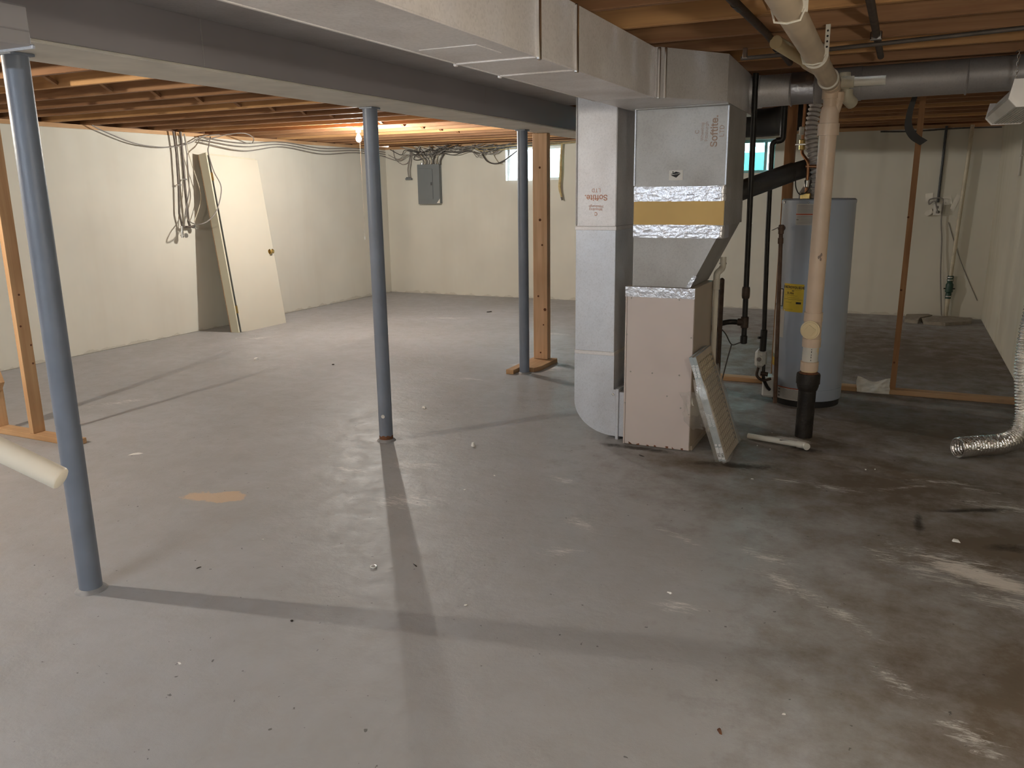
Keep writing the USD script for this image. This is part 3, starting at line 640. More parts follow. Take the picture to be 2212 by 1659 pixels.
# ------------------------------------------------------------------ filters leaning on the furnace
t0 = np.array([-0.853, 4.775, 0.001]); tp = np.array([-1.052, 4.775, 0.602])
fv = tp - t0; fv /= np.linalg.norm(fv)                       # up along the filter
fu_ = np.array([0, 1.0, 0.0])                                # along its width
fn = np.cross(fu_, fv); fn = fn if fn[0] > 0 else -fn        # towards the right
def slab(u0, v0, w0, u1, v1, w1, bev=0.001, base=t0):
    b = box(u0, v0, w0, u1, v1, w1, bev)
    v = np.array(b.vertices)
    b.vertices = base + v[:, :1] * fu_ + v[:, 1:2] * fv + v[:, 2:] * fn
    b.fix_normals()
    return b
FWD, FH, FT = 0.40, 0.632, 0.0205
for k, lab in enumerate(('white and blue-grey edged furnace filter leaning against the beige furnace, inner of two', 'furnace filter with tan wire mesh face, outer of two leaning on the furnace')):
    base = t0 + fn * (k * (FT + 0.0012)) + np.array([0, 0, 0.006 if k == 0 else 0.0005])
    f = thing('air_filter', lab, 'air filter', base, group='wrapped furnace filters')
    S = lambda *a, **kw: slab(*a, base=base, **kw)
    h = FWD / 2
    obj('card_frame', [S(-h, 0, 0, -h + 0.012, FH, FT), S(h - 0.012, 0, 0, h, FH, FT), S(-h + 0.012, 0, 0, h - 0.012, 0.012, FT), S(-h + 0.012, FH - 0.012, 0, h - 0.012, FH, FT)], 'filter_card', f)
    obj('face_border', [S(-h + 0.001, 0.001, FT, -h + 0.028, FH - 0.001, FT + 0.0008), S(h - 0.028, 0.001, FT, h - 0.001, FH - 0.001, FT + 0.0008), S(-h + 0.028, 0.001, FT, h - 0.028, 0.03, FT + 0.0008), S(-h + 0.028, FH - 0.035, FT, h - 0.028, FH - 0.001, FT + 0.0008)], 'filter_frame', f)
    med = []
    n = 44
    vv = np.linspace(0.012, FH - 0.012, n); ww = np.where(np.arange(n) % 2 == 0, 0.004, FT - 0.003)
    P = np.stack([np.stack([base + u * fu_ + a * fv + w * fn for a, w in zip(vv, ww)]) for u in (-h + 0.012, h - 0.012)], 0)
    obj('pleated_media', thick(P, fn * 0.001, 1), 'filter_media', f, smooth=False)
    if k == 1:
        for j in range(16):
            v0 = 0.04 + j * (FH - 0.085) / 15
            obj('grid_wire', S(-h + 0.026, v0, FT - 0.0018, h - 0.026, v0 + 0.002, FT + 0.0006, bev=0), 'filter_grid', f, smooth=False)
        for j in range(9):
            u0 = -h + 0.03 + j * (FWD - 0.064) / 8
            obj('grid_wire', S(u0, 0.03, FT - 0.0022, u0 + 0.0015, FH - 0.035, FT - 0.0002, bev=0), 'filter_grid', f, smooth=False)
    # print on the narrow edge that faces the viewer (normal -y), reading down the edge
    e = base + fn * (FT / 2) - fu_ * h
    obj('brand_print', text('Filtrete', 0.0165, e + fv * (FH - 0.085) - fn * 0.008, -fv, fn, depth=0.0008, bold=True), 'print_white', f, smooth=False)
    obj('size_print', text('16x25x1', 0.013, e + fv * 0.25 - fn * 0.005, -fv, fn, depth=0.0008), 'print_white', f, smooth=False)
    obj('white_patch', slab(-h - 0.0008, 0.012, 0.001, -h + 0.002, 0.085, FT - 0.001, base=base), 'print_white', f)
    obj('logo_print', text('3M', 0.013, e + fv * 0.04 - fn * 0.006 - fu_ * 0.0009, -fv, fn, depth=0.0008, bold=True), 'print_black', f, smooth=False)
    obj('round_mark', cyl(e + fv * 0.10, e + fv * 0.10 - fu_ * 0.001, 0.007, sides=14), 'print_white', f)
# torn plastic wrap bundled round the filters
u, v = np.meshgrid(np.linspace(0, 1, 40), np.linspace(0, 1, 40), indexing='ij')
nz = meshkit.fbm(np.stack([u * 5, v * 5, 0 * u], -1), 4, 12); nz2 = meshkit.fbm(np.stack([u * 5 + 9, v * 5, 0 * u + 3], -1), 4, 21)
ang = u * 2 * np.pi * 0.92
prof = 0.5 + 0.5 * np.cos(ang)
hu, hw = FWD / 2 + 0.012, FT + 0.012
cu, cw = np.cos(ang), np.sin(ang)
q = np.maximum(np.abs(cu), np.abs(cw))
U = cu / q * hu + (nz - 0.5) * 0.05 - np.where(cu < -0.3, 0.05 * np.sin(np.pi * v) * nz, 0)
Wd = FT + cw / q * (hw + 0.012 * nz2) + (nz2 - 0.5) * 0.02
V = 0.02 + v * 0.48 + (nz - 0.5) * 0.06
P = t0 + U[..., None] * fu_ + V[..., None] * fv + Wd[..., None] * fn
P[..., 2] = np.maximum(P[..., 2], 0.004)
P[..., 0] = np.where(P[..., 1] > FY0 - 0.01, np.maximum(P[..., 0], FX1 + 0.016), P[..., 0])
wr = thing('plastic_wrap', 'torn clear shrink wrap bunched around the leaning filters', 'plastic wrap', (-0.95, 4.6, 0))
obj('sleeve', grid_mesh(P), 'clear_film', wr, smooth=True)
u, v = np.meshgrid(np.linspace(0, 1, 26), np.linspace(0, 1, 26), indexing='ij')
nz = meshkit.fbm(np.stack([u * 6, v * 6, 0 * u], -1), 4, 33)
P = t0 + (-0.205 - 0.10 * u * np.sin(np.pi * v) - 0.03 * nz)[..., None] * fu_ + (0.20 + 0.22 * v + 0.05 * nz)[..., None] * fv + (0.01 - 0.10 * u - 0.04 * (nz - 0.5))[..., None] * fn
obj('torn_flap', grid_mesh(P), 'clear_film', wr, smooth=True)

# ------------------------------------------------------------------ water heater
HC, HR, HZ = np.array([-0.56, 6.28]), 0.247, 1.47
wh = thing('water_heater', 'tall blue-grey water heater with yellow energy label behind the beige drain stack', 'water heater', (HC[0], HC[1], 0))
obj('base_ring', lathe((HC[0], HC[1], 0.0), (0, 0, 0.05), [(0, 0), (0, HR - 0.012), (1, HR - 0.012), (1, 0)], 48), 'heater_black', wh)
obj('jacket', lathe((HC[0], HC[1], 0.045), (0, 0, HZ - 0.055), [(0, 0), (0, HR - 0.006), (0.004, HR), (0.06, HR), (0.0605, HR - 0.003), (0.062, HR - 0.003), (0.0625, HR), (1, HR), (1, 0)], 64), 'heater_paint', wh)
obj('top_cap', lathe((HC[0], HC[1], HZ - 0.028), (0, 0, 0.032), [(0, 0), (0, HR + 0.003), (0.7, HR + 0.003), (1, HR - 0.01), (1, 0)], 64), 'heater_paint', wh)
def cpatch(a0, a1, z0, z1, dr=0.0012):
    n = max(4, int(abs(a1 - a0) / 4)); a = np.radians(np.linspace(a0, a1, n))
    def ring(r, z): return np.stack([HC[0] + r * np.sin(a), HC[1] - r * np.cos(a), np.full(n, z)], -1)
    P = np.stack([ring(HR + dr - 0.002, z0), ring(HR + dr, z0), ring(HR + dr, z1), ring(HR + dr - 0.002, z1)], 1)
    return grid_mesh(P)
def ctext(s, h, a, z, bold=False, dr=0.0013):
    g = meshkit.text_mesh(s, h, 0.0005, bold); v = np.array(g.vertices); v[:, 0] -= (v[:, 0].min() + v[:, 0].max()) / 2
    r = HR + dr + v[:, 2]; th = math.radians(a) + v[:, 0] / HR
    g.vertices = np.c_[HC[0] + r * np.sin(th), HC[1] - r * np.cos(th), z + v[:, 1]]
    return g
eg = obj('energy_label', cpatch(-45, -8, 0.69, 0.888), 'label_yellow', wh, label='yellow energy guide label')
obj('print', [ctext('ENERGYGUIDE', 0.0172, -26.5, 0.855, True), ctext('$ 286', 0.014, -31, 0.815, True), cpatch(-42, -12, 0.8465, 0.8478, 0.0016), cpatch(-42, -18, 0.805, 0.8062, 0.0016), cpatch(-44, -9, 0.777, 0.7785, 0.0016),
              cpatch(-20, -11.5, 0.748, 0.762, 0.0016), cpatch(-40, -28, 0.755, 0.7565, 0.0016), cpatch(-42, -25, 0.705, 0.7062, 0.0016), cpatch(-28.5, -24.5, 0.836, 0.8405, 0.0016), cpatch(-38, -15, 0.790, 0.791, 0.0016)], 'print_black', eg, smooth=False)
wl = obj('instruction_label', cpatch(-30, 10, 1.297, 1.442), 'label_white', wh, label='white instruction label near the top')
obj('red_band', cpatch(-30, 10, 1.366, 1.374, 0.0016), 'print_red', wl)
obj('print', [cpatch(-28, 8, z, z + 0.0018, 0.0016) for z in np.r_[np.linspace(1.305, 1.355, 6), np.linspace(1.385, 1.43, 6)]] + [cpatch(-29, -25, 1.331, 1.338, 0.0017)], 'print_grey', wl)
lw = obj('warning_label', cpatch(-46, 2, 0.046, 0.137), 'label_white', wh, label='white warning label at the foot')
obj('red_band', cpatch(-46, 2, 0.131, 0.137, 0.0016), 'print_red', lw)
obj('print', [cpatch(-34, 0, z, z + 0.0018, 0.0016) for z in np.linspace(0.06, 0.118, 7)] + [cpatch(-44, -40, z, z + 0.012, 0.0017) for z in (0.06, 0.085, 0.108)], 'print_grey', lw)
sl = obj('side_label', cpatch(-95, -46.5, 0.72, 0.845), 'label_white', wh)
obj('print', [cpatch(-95, -46.5, 0.840, 0.846, 0.0017), cpatch(-95, -46.5, 0.719, 0.724, 0.0017), cpatch(-48.5, -46.5, 0.72, 0.846, 0.0017), cpatch(-66, -60, 0.77, 0.80, 0.0017)], 'print_black', sl)
obj('side_label', cpatch(-95, -41, 0.495, 0.700), 'label_white', wh)
obj('side_label', cpatch(-95, -58, 0.36, 0.49), 'label_white', wh)
obj('side_label', cpatch(-95, -60, 0.27, 0.33), 'label_yellow', wh)
obj('side_label', cpatch(-95, -60, 0.33, 0.358), 'label_green', wh)
obj('burner_cover', box(-0.845, 6.06, 0.05, -0.745, 6.20, 0.20, 0.012), 'valve_white', wh)
obj('gas_valve', [box(-0.90, 5.995, 0.275, -0.825, 6.11, 0.41, 0.02), cyl((-0.862, 5.995, 0.345), (-0.862, 5.975, 0.345), 0.026, bev=0.004)], 'valve_white', wh)
obj('valve_dial', [cyl((-0.862, 5.976, 0.345), (-0.862, 5.972, 0.345), 0.016), box(-0.866, 5.966, 0.33, -0.858, 5.974, 0.36, 0.002)], 'print_grey', wh)
obj('gas_hose', bent([(-0.835, 6.02, 0.30), (-0.83, 5.99, 0.20), (-0.80, 6.03, 0.13), (-0.79, 6.06, 0.11)], 0.012, 0.04), 'black_iron', wh)
obj('tangled_fitting', [bent([(-0.87, 6.0, 0.28), (-0.88, 5.98, 0.22), (-0.83, 5.99, 0.185), (-0.78, 6.02, 0.20)], 0.010, 0.03), cyl((-0.85, 5.99, 0.24), (-0.80, 6.0, 0.235), 0.016)], 'rusty_iron', wh)
obj('relief_valve', [cyl((-0.772, 6.08, 1.275), (-0.772, 6.01, 1.275), 0.022, bev=0.004), cyl((-0.772, 6.02, 1.235), (-0.772, 6.02, 1.30), 0.019, bev=0.004)], 'copper_old', wh)
obj('relief_lever', brace((-0.775, 6.005, 1.29), (-0.83, 6.0, 1.262), 0.006, 0.012), 'bright_metal', wh)
obj('relief_pipe', [cyl((-0.772, 6.02, 1.24), (-0.742, 6.035, 0.02), 0.0145), cyl((-0.772, 6.02, 1.21), (-0.771, 6.0205, 1.17), 0.019)], 'copper_old', wh, label='brown overflow pipe down the front of the heater')
for k, (x, y) in enumerate(((-0.74, 6.17), (-0.60, 6.055))):
    obj('cap_screw', cyl((HC[0] + (HR + 0.002) * (x - HC[0]) / math.hypot(x - HC[0], y - HC[1]), HC[1] + (HR + 0.002) * (y - HC[1]) / math.hypot(x - HC[0], y - HC[1]), HZ - 0.02),
                        (HC[0] + (HR + 0.010) * (x - HC[0]) / math.hypot(x - HC[0], y - HC[1]), HC[1] + (HR + 0.010) * (y - HC[1]) / math.hypot(x - HC[0], y - HC[1]), HZ - 0.02), 0.008, sides=12), 'bright_metal', wh)
obj('draft_hood', lathe((-0.60, 6.28, HZ), (0, 0, 0.17), [(0, 0), (0, 0.10), (0.25, 0.10), (0.7, 0.055), (1, 0.055), (1, 0)], 28), 'galvanized_dull', wh)
obj('nipple_block', box(-0.665, 6.06, HZ, -0.60, 6.12, HZ + 0.045, 0.006), 'brass', wh)

vp = thing('vent_pipe', 'dark sooty vent pipe sloping up from behind the furnace towards the water heater', 'vent pipe', (-0.9, 5.9, 1.6))
obj('pipe_run', tube([(-1.30, 5.50, 1.44), (-1.02, 5.62, 1.525), (-0.74, 6.15, 1.655)], 0.066, 24), 'vent_metal', vp)
obj('elbow', bent([(-0.76, 6.11, 1.645), (-0.60, 6.28, 1.70), (-0.60, 6.28, 1.625)], 0.062, 0.07, 24), 'vent_metal', vp)
def corrugated(path, r, amp, pitch, sides=20):
    p = np.asarray(path, float); d = np.r_[0, np.cumsum(np.linalg.norm(np.diff(p, axis=0), axis=1))]
    s = np.arange(0, d[-1], pitch / 6); P = np.stack([np.interp(s, d, p[:, k]) for k in range(3)], -1)
    return tube(P, r + amp * np.sin(s / pitch * 2 * np.pi), sides)
fc = thing('flexible_connector', 'silver corrugated flexible pipe rising above the water heater', 'pipe', (-0.63, 6.28, 1.5))
obj('corrugated_tube', corrugated(smooth_path([(-0.565, 6.13, 1.475), (-0.565, 6.13, 1.60), (-0.59, 6.15, 1.72), (-0.62, 6.16, 1.83), (-0.635, 6.17, 1.95), (-0.62, 6.2, 2.10), (-0.62, 6.2, 2.235)], 12), 0.040, 0.006, 0.030), 'galvanized', fc, smooth=True)
cpp = thing('copper_pipe', 'thin copper pipes with shutoff fittings above the water heater', 'pipe', (-0.67, 6.15, 1.5))
obj('pipe', bent([(-0.63, 6.09, HZ + 0.04), (-0.63, 6.09, 1.72), (-0.68, 6.12, 1.78), (-0.68, 6.12, 2.238)], 0.011, 0.02), 'copper', cpp)
obj('pipe', bent([(-0.52, 6.08, HZ), (-0.52, 6.08, 1.66), (-0.56, 6.09, 1.69), (-0.645, 6.09, 1.69)], 0.011, 0.02), 'copper', cpp)
obj('shutoff_valve', [cyl((-0.68, 6.10, 1.80), (-0.68, 6.10, 1.87), 0.02, bev=0.004), cyl((-0.68, 6.12, 1.835), (-0.68, 6.07, 1.835), 0.012)], 'brass', cpp)
obj('valve_handle', box(-0.72, 6.064, 1.83, -0.65, 6.07, 1.842, 0.002), 'bright_metal', cpp)
obj('fitting', cyl((-0.63, 6.09, 1.55), (-0.63, 6.09, 1.60), 0.018, bev=0.004), 'bright_metal', cpp)
obj('pipe_cap', cyl((-0.69, 6.115, 1.90), (-0.69, 6.115, 1.955), 0.018, bev=0.004), 'pvc_white', cpp)
def cable(label, pts, r=0.006, m='cable_grey', group=None, name='cable', cat='cable', n=8):
    return obj(name, tube(smooth_path(pts, n), r, 7), m, smooth=True, label=label, cat=cat, group=group)
cable('thin dark wire looped from the vent pipe to the top of the water heater', [(-0.70, 6.02, 1.62), (-0.69, 6.0, 1.55), (-0.66, 6.0, 1.505), (-0.615, 6.03, 1.53), (-0.60, 6.06, 1.60)], 0.004, 'cable_dark')

# ------------------------------------------------------------------ black gas pipes
gp = thing('gas_pipe', 'thick black iron gas pipe with drip leg hanging behind the furnace', 'pipe', (-0.9, 5.45, 0.55))
obj('pipe', [cyl((-0.905, 5.45, 2.238), (-0.893, 5.45, 0.60), 0.0175)], 'black_iron', gp)
obj('union', lathe((-0.895, 5.45, 0.85), (0, 0, 0.075), [(0, 0.0176), (0, 0.023), (0.2, 0.026), (0.8, 0.026), (1, 0.023), (1, 0.0176)], 16), 'rusty_iron', gp)
obj('tee', [cyl((-0.893, 5.45, 0.655), (-0.893, 5.45, 0.73), 0.025, bev=0.004), cyl((-0.893, 5.45, 0.692), (-0.94, 5.45, 0.692), 0.024, bev=0.004)], 'rusty_iron', gp)
obj('branch', bent([(-0.93, 5.45, 0.692), (-1.00, 5.45, 0.690), (-1.06, 5.36, 0.680), (-1.06, 5.222, 0.680)], 0.0175, 0.04), 'black_iron', gp)
obj('cap', cyl((-0.893, 5.45, 0.55), (-0.893, 5.45, 0.605), 0.023, bev=0.005), 'black_iron', gp)
gp2 = thing('gas_pipe', 'slimmer black gas pipe running down the left side of the water heater', 'pipe', (-0.86, 6.02, 0.3))
obj('pipe', bent([(-0.82, 6.02, 1.87), (-0.868, 6.02, 1.85), (-0.861, 6.02, 1.2), (-0.845, 6.02, 0.44)], 0.0165, 0.05), 'black_iron', gp2)
obj('elbow', [bent([(-0.80, 6.03, 2.238), (-0.80, 6.03, 1.87), (-0.84, 6.02, 1.862)], 0.0215, 0.05)], 'black_iron', gp2)
obj('shutoff', [cyl((-0.848, 6.015, 0.40), (-0.846, 6.015, 0.56), 0.024, bev=0.006), cyl((-0.847, 6.02, 0.50), (-0.88, 5.99, 0.50), 0.009)], 'black_iron', gp2)
gb = 0.010
cable('thin black wire drooping from the furnace back to the gas pipe', [(-1.03, 5.30, 0.68), (-1.0, 5.38, 0.62), (-0.965, 5.42, 0.545), (-0.92, 5.44, 0.555), (-0.895, 5.44, 0.56)], 0.004, 'cable_dark')
cable('thin black wires trailing down to the floor behind the leaning filters', [(-0.965, 5.42, 0.545), (-0.985, 5.38, 0.43), (-1.01, 5.34, 0.26), (-1.02, 5.32, 0.12), (-1.0, 5.35, 0.006)], 0.0045, 'cable_dark')

# ------------------------------------------------------------------ drain stack and overhead drain
SX, SY = -0.458, 5.31
ds = thing('drain_stack', 'beige plastic drain stack with cleanout standing in a black iron hub', 'drain pipe', (SX, SY, 0))
obj('iron_pipe', lathe((SX - 0.008, SY, 0), (0.004, 0, 0.34), [(0, 0), (0, 0.0535), (1, 0.0535), (1, 0)], 32), 'cast_iron', ds)
obj('iron_hub', lathe((SX - 0.004, SY, 0.30), (0, 0, 0.115), [(0, 0.05), (0.08, 0.058), (0.3, 0.066), (0.42, 0.066), (0.44, 0.072), (0.93, 0.072), (1, 0.068), (1, 0.04)], 36), 'cast_iron', ds)
obj('lead_ring', lathe((SX - 0.003, SY, 0.405), (0, 0, 0.022), [(0, 0.06), (0.6, 0.058), (1, 0.048)], 28), 'rust', ds)
obj('lower_pipe', cyl((SX - 0.003, SY, 0.40), (SX, SY, 0.58), 0.0475), 'pvc_yellow', ds)
obj('lower_coupling', lathe((SX - 0.003, SY, 0.435), (0, 0, 0.058), [(0, 0.047), (0, 0.0535), (0.95, 0.0545), (1, 0.047)], 32), 'pvc_beige', ds)
obj('white_pipe', cyl((SX - 0.002, SY, 0.493), (SX - 0.001, SY, 0.588), 0.0483), 'pvc_white', ds, label='short white section printed with black marks')
for k in range(5):
    obj('pipe_print', box(SX + 0.006, SY - 0.0493, 0.503 + k * 0.017, SX + 0.0095, SY - 0.0475, 0.503 + k * 0.017 + 0.006 + 0.004 * (k % 2)), 'print_black', ds, smooth=False)
obj('cleanout_tee', [lathe((SX, SY, 0.585), (0, 0, 0.215), [(0, 0.047), (0, 0.0555), (0.25, 0.056), (0.26, 0.053), (0.74, 0.053), (0.75, 0.056), (1, 0.0555), (1, 0.047)], 36), cyl((SX, SY, 0.70), (SX - 0.006, SY - 0.072, 0.70), 0.053)], 'pvc_beige', ds)
pg = obj('cleanout_plug', lathe((SX - 0.006, SY - 0.071, 0.70), (-0.0008, -0.013, 0), [(0, 0), (0, 0.057), (0.7, 0.057), (0.72, 0.049), (1, 0.048), (1, 0)], 36), 'pvc_yellow', ds, label='yellowed threaded cleanout plug')
def rot_sq(c, s, dy):
    c = np.array(c); P = [c + np.array([s * math.cos(a), 0, s * math.sin(a)]) for a in np.radians([8, 98, 188, 278])]
    return hull(P + [q * 1.0 + np.array([0, dy, 0]) for q in P])
obj('square_nut', rot_sq((SX - 0.007, SY - 0.083, 0.70), 0.034, -0.012), 'pvc_yellow', pg, smooth=False)
obj('main_pipe', cyl((SX, SY, 0.79), (SX + 0.007, SY, 1.87), 0.0495, sides=36), 'pvc_beige', ds)
obj('stain', [hull([(SX + 0.010 + dx + 0.006 * math.cos(a), SY - 0.0497 + abs(dx - 0.008) * 0.2 - 0.0012, 1.14 + dz + 0.011 * math.sin(a)) for a in np.linspace(0, 6, 7)] + [(SX + 0.010 + dx, SY - 0.045, 1.14 + dz)]) for dx, dz in ((0, 0), (0.008, 0.006), (0.014, 0.016), (0.012, -0.012))], 'print_brown', ds, smooth=False)
obj('upper_coupling', lathe((SX + 0.007, SY, 1.845), (0, 0, 0.07), [(0, 0.049), (0, 0.0605), (0.95, 0.0605), (1, 0.05)], 36), 'pvc_beige', ds)
obj('wye_fitting', [lathe((SX + 0.008, SY, 1.905), (0, 0, 0.10), [(0, 0), (0, 0.054), (0.7, 0.052), (1, 0.046), (1, 0)], 32), bent([(SX + 0.01, SY, 1.92), (SX + 0.035, SY, 1.97), (SX + 0.052, SY, 2.03), (SX + 0.052, SY, 2.06)], 0.026, 0.04)], 'pvc_beige', ds)
obj('side_inlet', cyl((SX + 0.052, SY, 2.03), (SX + 0.052, SY, 2.085), 0.030, bev=0.003), 'pvc_beige', ds)
obj('neck', cyl((SX + 0.008, SY, 1.99), (SX + 0.008, SY, 2.075), 0.041), 'pvc_beige', ds)
obj('sweep_elbow', bent([(SX + 0.008, SY, 2.05), (SX + 0.008, SY, 2.125), (SX + 0.012, SY - 0.16, 2.125)], 0.0505, 0.10, 28, 8), 'pvc_beige', ds)
orn = thing('overhead_drain', 'beige plastic drain pipe running overhead from the stack towards the viewpoint', 'drain pipe', (-0.44, 4, 2.12))
O0, O1 = np.array([SX + 0.012, SY - 0.162, 2.125]), np.array([-0.385, 1.75, 2.13])
O = lambda s: O0 + (O1 - O0) * s
obj('pipe', cyl(O(0), O(1), 0.047, sides=32), 'pvc_dull', orn)
for s in (0.02, 0.275):
    obj('coupling', lathe(O(s), (O1 - O0) * 0.03, [(0, 0.047), (0, 0.055), (0.97, 0.055), (1, 0.047)], 32), 'pvc_dull', orn)
    obj('glue_ring', lathe(O(s + 0.030), (O1 - O0) * 0.0025, [(0, 0.0475), (0.5, 0.0565), (1, 0.0475)], 32), 'pvc_white', orn)
obj('branch_pipe', [tube([(-0.455, 4.62, 2.135), (-0.50, 4.45, 2.15), (-0.60, 4.10, 2.195)], 0.030, 20)], 'pvc_yellow_dull', orn, label='yellowish branch pipe joining from the left')
obj('branch_fitting', [tube([(-0.448, 4.66, 2.132), (-0.475, 4.55, 2.14), (-0.497, 4.465, 2.149)], 0.036, 20)], 'pvc_dull', orn)
for s in (0.63, 0.33):
    c = O(s); x = c[0] + 0.053
    sb = obj('hanger_strap', [box(x - 0.010, c[1] - 0.0015, c[2] - 0.02, x + 0.010, c[1] + 0.0015, 2.239, 0.0005), tube([(x, c[1], c[2] - 0.01), (x - 0.012, c[1], c[2] - 0.043), (c[0], c[1], c[2] - 0.05), (x - 0.094, c[1], c[2] - 0.043), (x - 0.106, c[1], c[2])], 0.004, 6)], 'pvc_white', orn, label='white perforated plastic hanger strap')
    for k in range(4):
        obj('hole', cyl((x, c[1] - 0.0014, c[2] + 0.02 + k * 0.022), (x, c[1] - 0.0024, c[2] + 0.02 + k * 0.022), 0.0045, sides=10), 'print_black', sb)
wd = thing('branch_drain', 'short white plastic branch pipe sticking out right of the drain stack top', 'drain pipe', (-0.3, 5.31, 2.13))
obj('pipe', cyl((-0.40, 5.31, 2.137), (-0.165, 5.31, 2.135), 0.026, sides=24), 'pvc_white', wd)
obj('tee_fitting', [cyl((-0.40, 5.31, 2.137), (-0.33, 5.31, 2.137), 0.033, bev=0.003), cyl((-0.385, 5.345, 2.10), (-0.385, 5.345, 2.195), 0.032, bev=0.003)], 'pvc_dirty', wd)
obj('drop_elbow', bent([(-0.37, 5.36, 2.10), (-0.37, 5.36, 2.06), (-0.34, 5.42, 2.03)], 0.036, 0.04), 'pvc_dirty', wd)

fp = thing('floor_drain_pipe', 'white plastic drain pipe lying on the dirty floor beside the filters', 'pipe', (-0.6, 5.08, 0))
obj('pipe', cyl((-0.78, 5.115, 0.021), (-0.45, 5.048, 0.021), 0.0175), 'pvc_white', fp)
obj('elbow', bent([(-0.475, 5.053, 0.021), (-0.43, 5.044, 0.021), (-0.416, 5.02, 0.021)], 0.0215, 0.022), 'pvc_white', fp)
obj('pipe_print', box(-0.58, 5.057, 0.030, -0.50, 5.062, 0.0375), 'print_grey', fp, smooth=False)

# ------------------------------------------------------------------ stud framing
t = thing('bottom_plate', 'long wooden bottom plate on the floor under the unfinished stud wall', 'lumber', (-0.9, 6.745, 0))
obj('board', box(-2.54, 6.70, 0, XR - 0.004, 6.79, 0.038, 0.003), 'plate_wood', t)
t = thing('top_plate', 'dark wooden top plate of the stud wall under the joists', 'lumber', (-0.9, 6.745, 2.2))
obj('board', box(-2.5, 6.70, 2.20, XR - 0.004, 6.79, 2.2385, 0.003), 'old_joist_wood', t)
t = thing('wall_stud', 'orange-brown wooden stud standing right of the water heater', 'lumber', (0.04, 6.745, 0.038))
obj('board', hull([(x + dx, y, z) for x in (-0.012, 0.028) for y in (6.702, 6.788) for z, dx in ((0.039, 0.02), (2.199, 0.035))]), 'stud_wood_dark', t, smooth=False)
objs('knot', [cyl((0.022, 6.7025, z), (0.022, 6.7005, z), 0.008, sides=10) for z in (0.25, 1.33, 0.8)], 'rust', t)
t = thing('wall_stud', 'reddish wooden stud rising behind the water heater', 'lumber', (-0.84, 6.745, 0.038))
obj('board', box(-0.872, 6.702, 0.039, -0.800, 6.788, 2.199, 0.002), 'stud_wood_dark', t, smooth=False)
t = thing('dark_strap', 'dark twisted strap hanging down the top of the right wooden stud', 'strap', (0.0, 6.68, 2.0))
u = np.linspace(0, 1, 30); cen = smooth_path([(0.0, 6.68, 2.20), (-0.03, 6.68, 2.08), (-0.035, 6.675, 1.97), (0.005, 6.66, 1.895), (0.075, 6.64, 1.845)], 8)
wv = np.array([0.022, 0.0, 0.016])
obj('strap_band', thick(np.stack([cen - wv, cen, cen + wv], 1), (0.0, -0.004, 0.0), 1), 'cable_dark', t, smooth=True)

wp = thing('wood_post', 'reddish new wooden post beside the farthest steel post', 'post', (-2.93, 6.83, 0.038))
obj('board', box(-3.00, 6.780, 0.0395, -2.862, 6.817, 2.038, 0.003), 'post_wood', wp, smooth=False)
obj('board', box(-3.00, 6.8175, 0.0395, -2.862, 6.855, 2.038, 0.003), 'post_wood', wp, smooth=False)
objs('knot', [cyl((x, 6.7805, z), (x, 6.7788, z), r, sides=12) for x, z, r in ((-2.93, 1.75, 0.010), (-2.93, 1.30, 0.012), (-2.91, 1.08, 0.009), (-2.95, 0.62, 0.009), (-2.885, 0.50, 0.014), (-2.93, 0.10, 0.008), (-2.90, 0.36, 0.007))], 'rust', wp)
t = thing('bottom_plate', 'short notched wooden plate under the wood post, around the farthest steel post', 'lumber', (-2.93, 6.6, 0))
obj('board', prism_xy([(-3.03, 6.25), (-2.962, 6.255), (-2.962, 6.405), (-2.83, 6.405), (-2.80, 6.50), (-2.80, 6.87), (-3.03, 6.87)], 0.0005, 0.038), 'plate_wood_y', t, smooth=False)

t = thing('bottom_plate', 'wooden floor plate carrying the studs at the left edge', 'lumber', (-5.1, 3.34, 0))
obj('board', box(-6.2, 3.29, 0.0, -4.66, 3.38, 0.038, 0.003), 'plate_wood', t, smooth=False)
t = thing('wall_stud', 'bright orange wooden stud behind the nearest steel post', 'lumber', (-5.07, 3.34, 0.038))
obj('board', box(-5.09, 3.292, 0.0385, -5.052, 3.378, 2.199, 0.002), 'stud_wood', t, smooth=False)
objs('knot', [cyl((-5.0525, 3.335 + dy, z), (-5.0505, 3.335 + dy, z), 0.007, sides=10) for dy, z in ((0.03, 0.62), (-0.02, 0.75), (0.025, 0.5), (0.0, 0.95))], 'rust', t)
t = thing('wall_stud', 'wooden stud with a broken block at the extreme left edge', 'lumber', (-5.44, 3.34, 0.038))
obj('board', box(-5.47, 3.292, 0.0385, -5.432, 3.378, 2.199, 0.002), 'stud_wood', t, smooth=False)
obj('nailed_block', prism_xz([(-5.431, 0.27), (-5.40, 0.29), (-5.36, 0.35), (-5.39, 0.43), (-5.431, 0.50)], 3.30, 3.35), 'stud_wood', t, smooth=False)
t = thing('top_plate', 'wooden top plate over the left edge studs', 'lumber', (-5.3, 3.34, 2.2))
obj('board', box(-6.2, 3.29, 2.20, -4.92, 3.38, 2.2385, 0.003), 'plate_wood', t, smooth=False)
cable('yellow cable hanging from the joists at the top left edge', [(-5.00, 3.27, 2.239), (-5.015, 3.27, 2.16), (-5.02, 3.275, 2.03), (-5.04, 3.28, 1.85)], 0.007, 'cable_yellow')

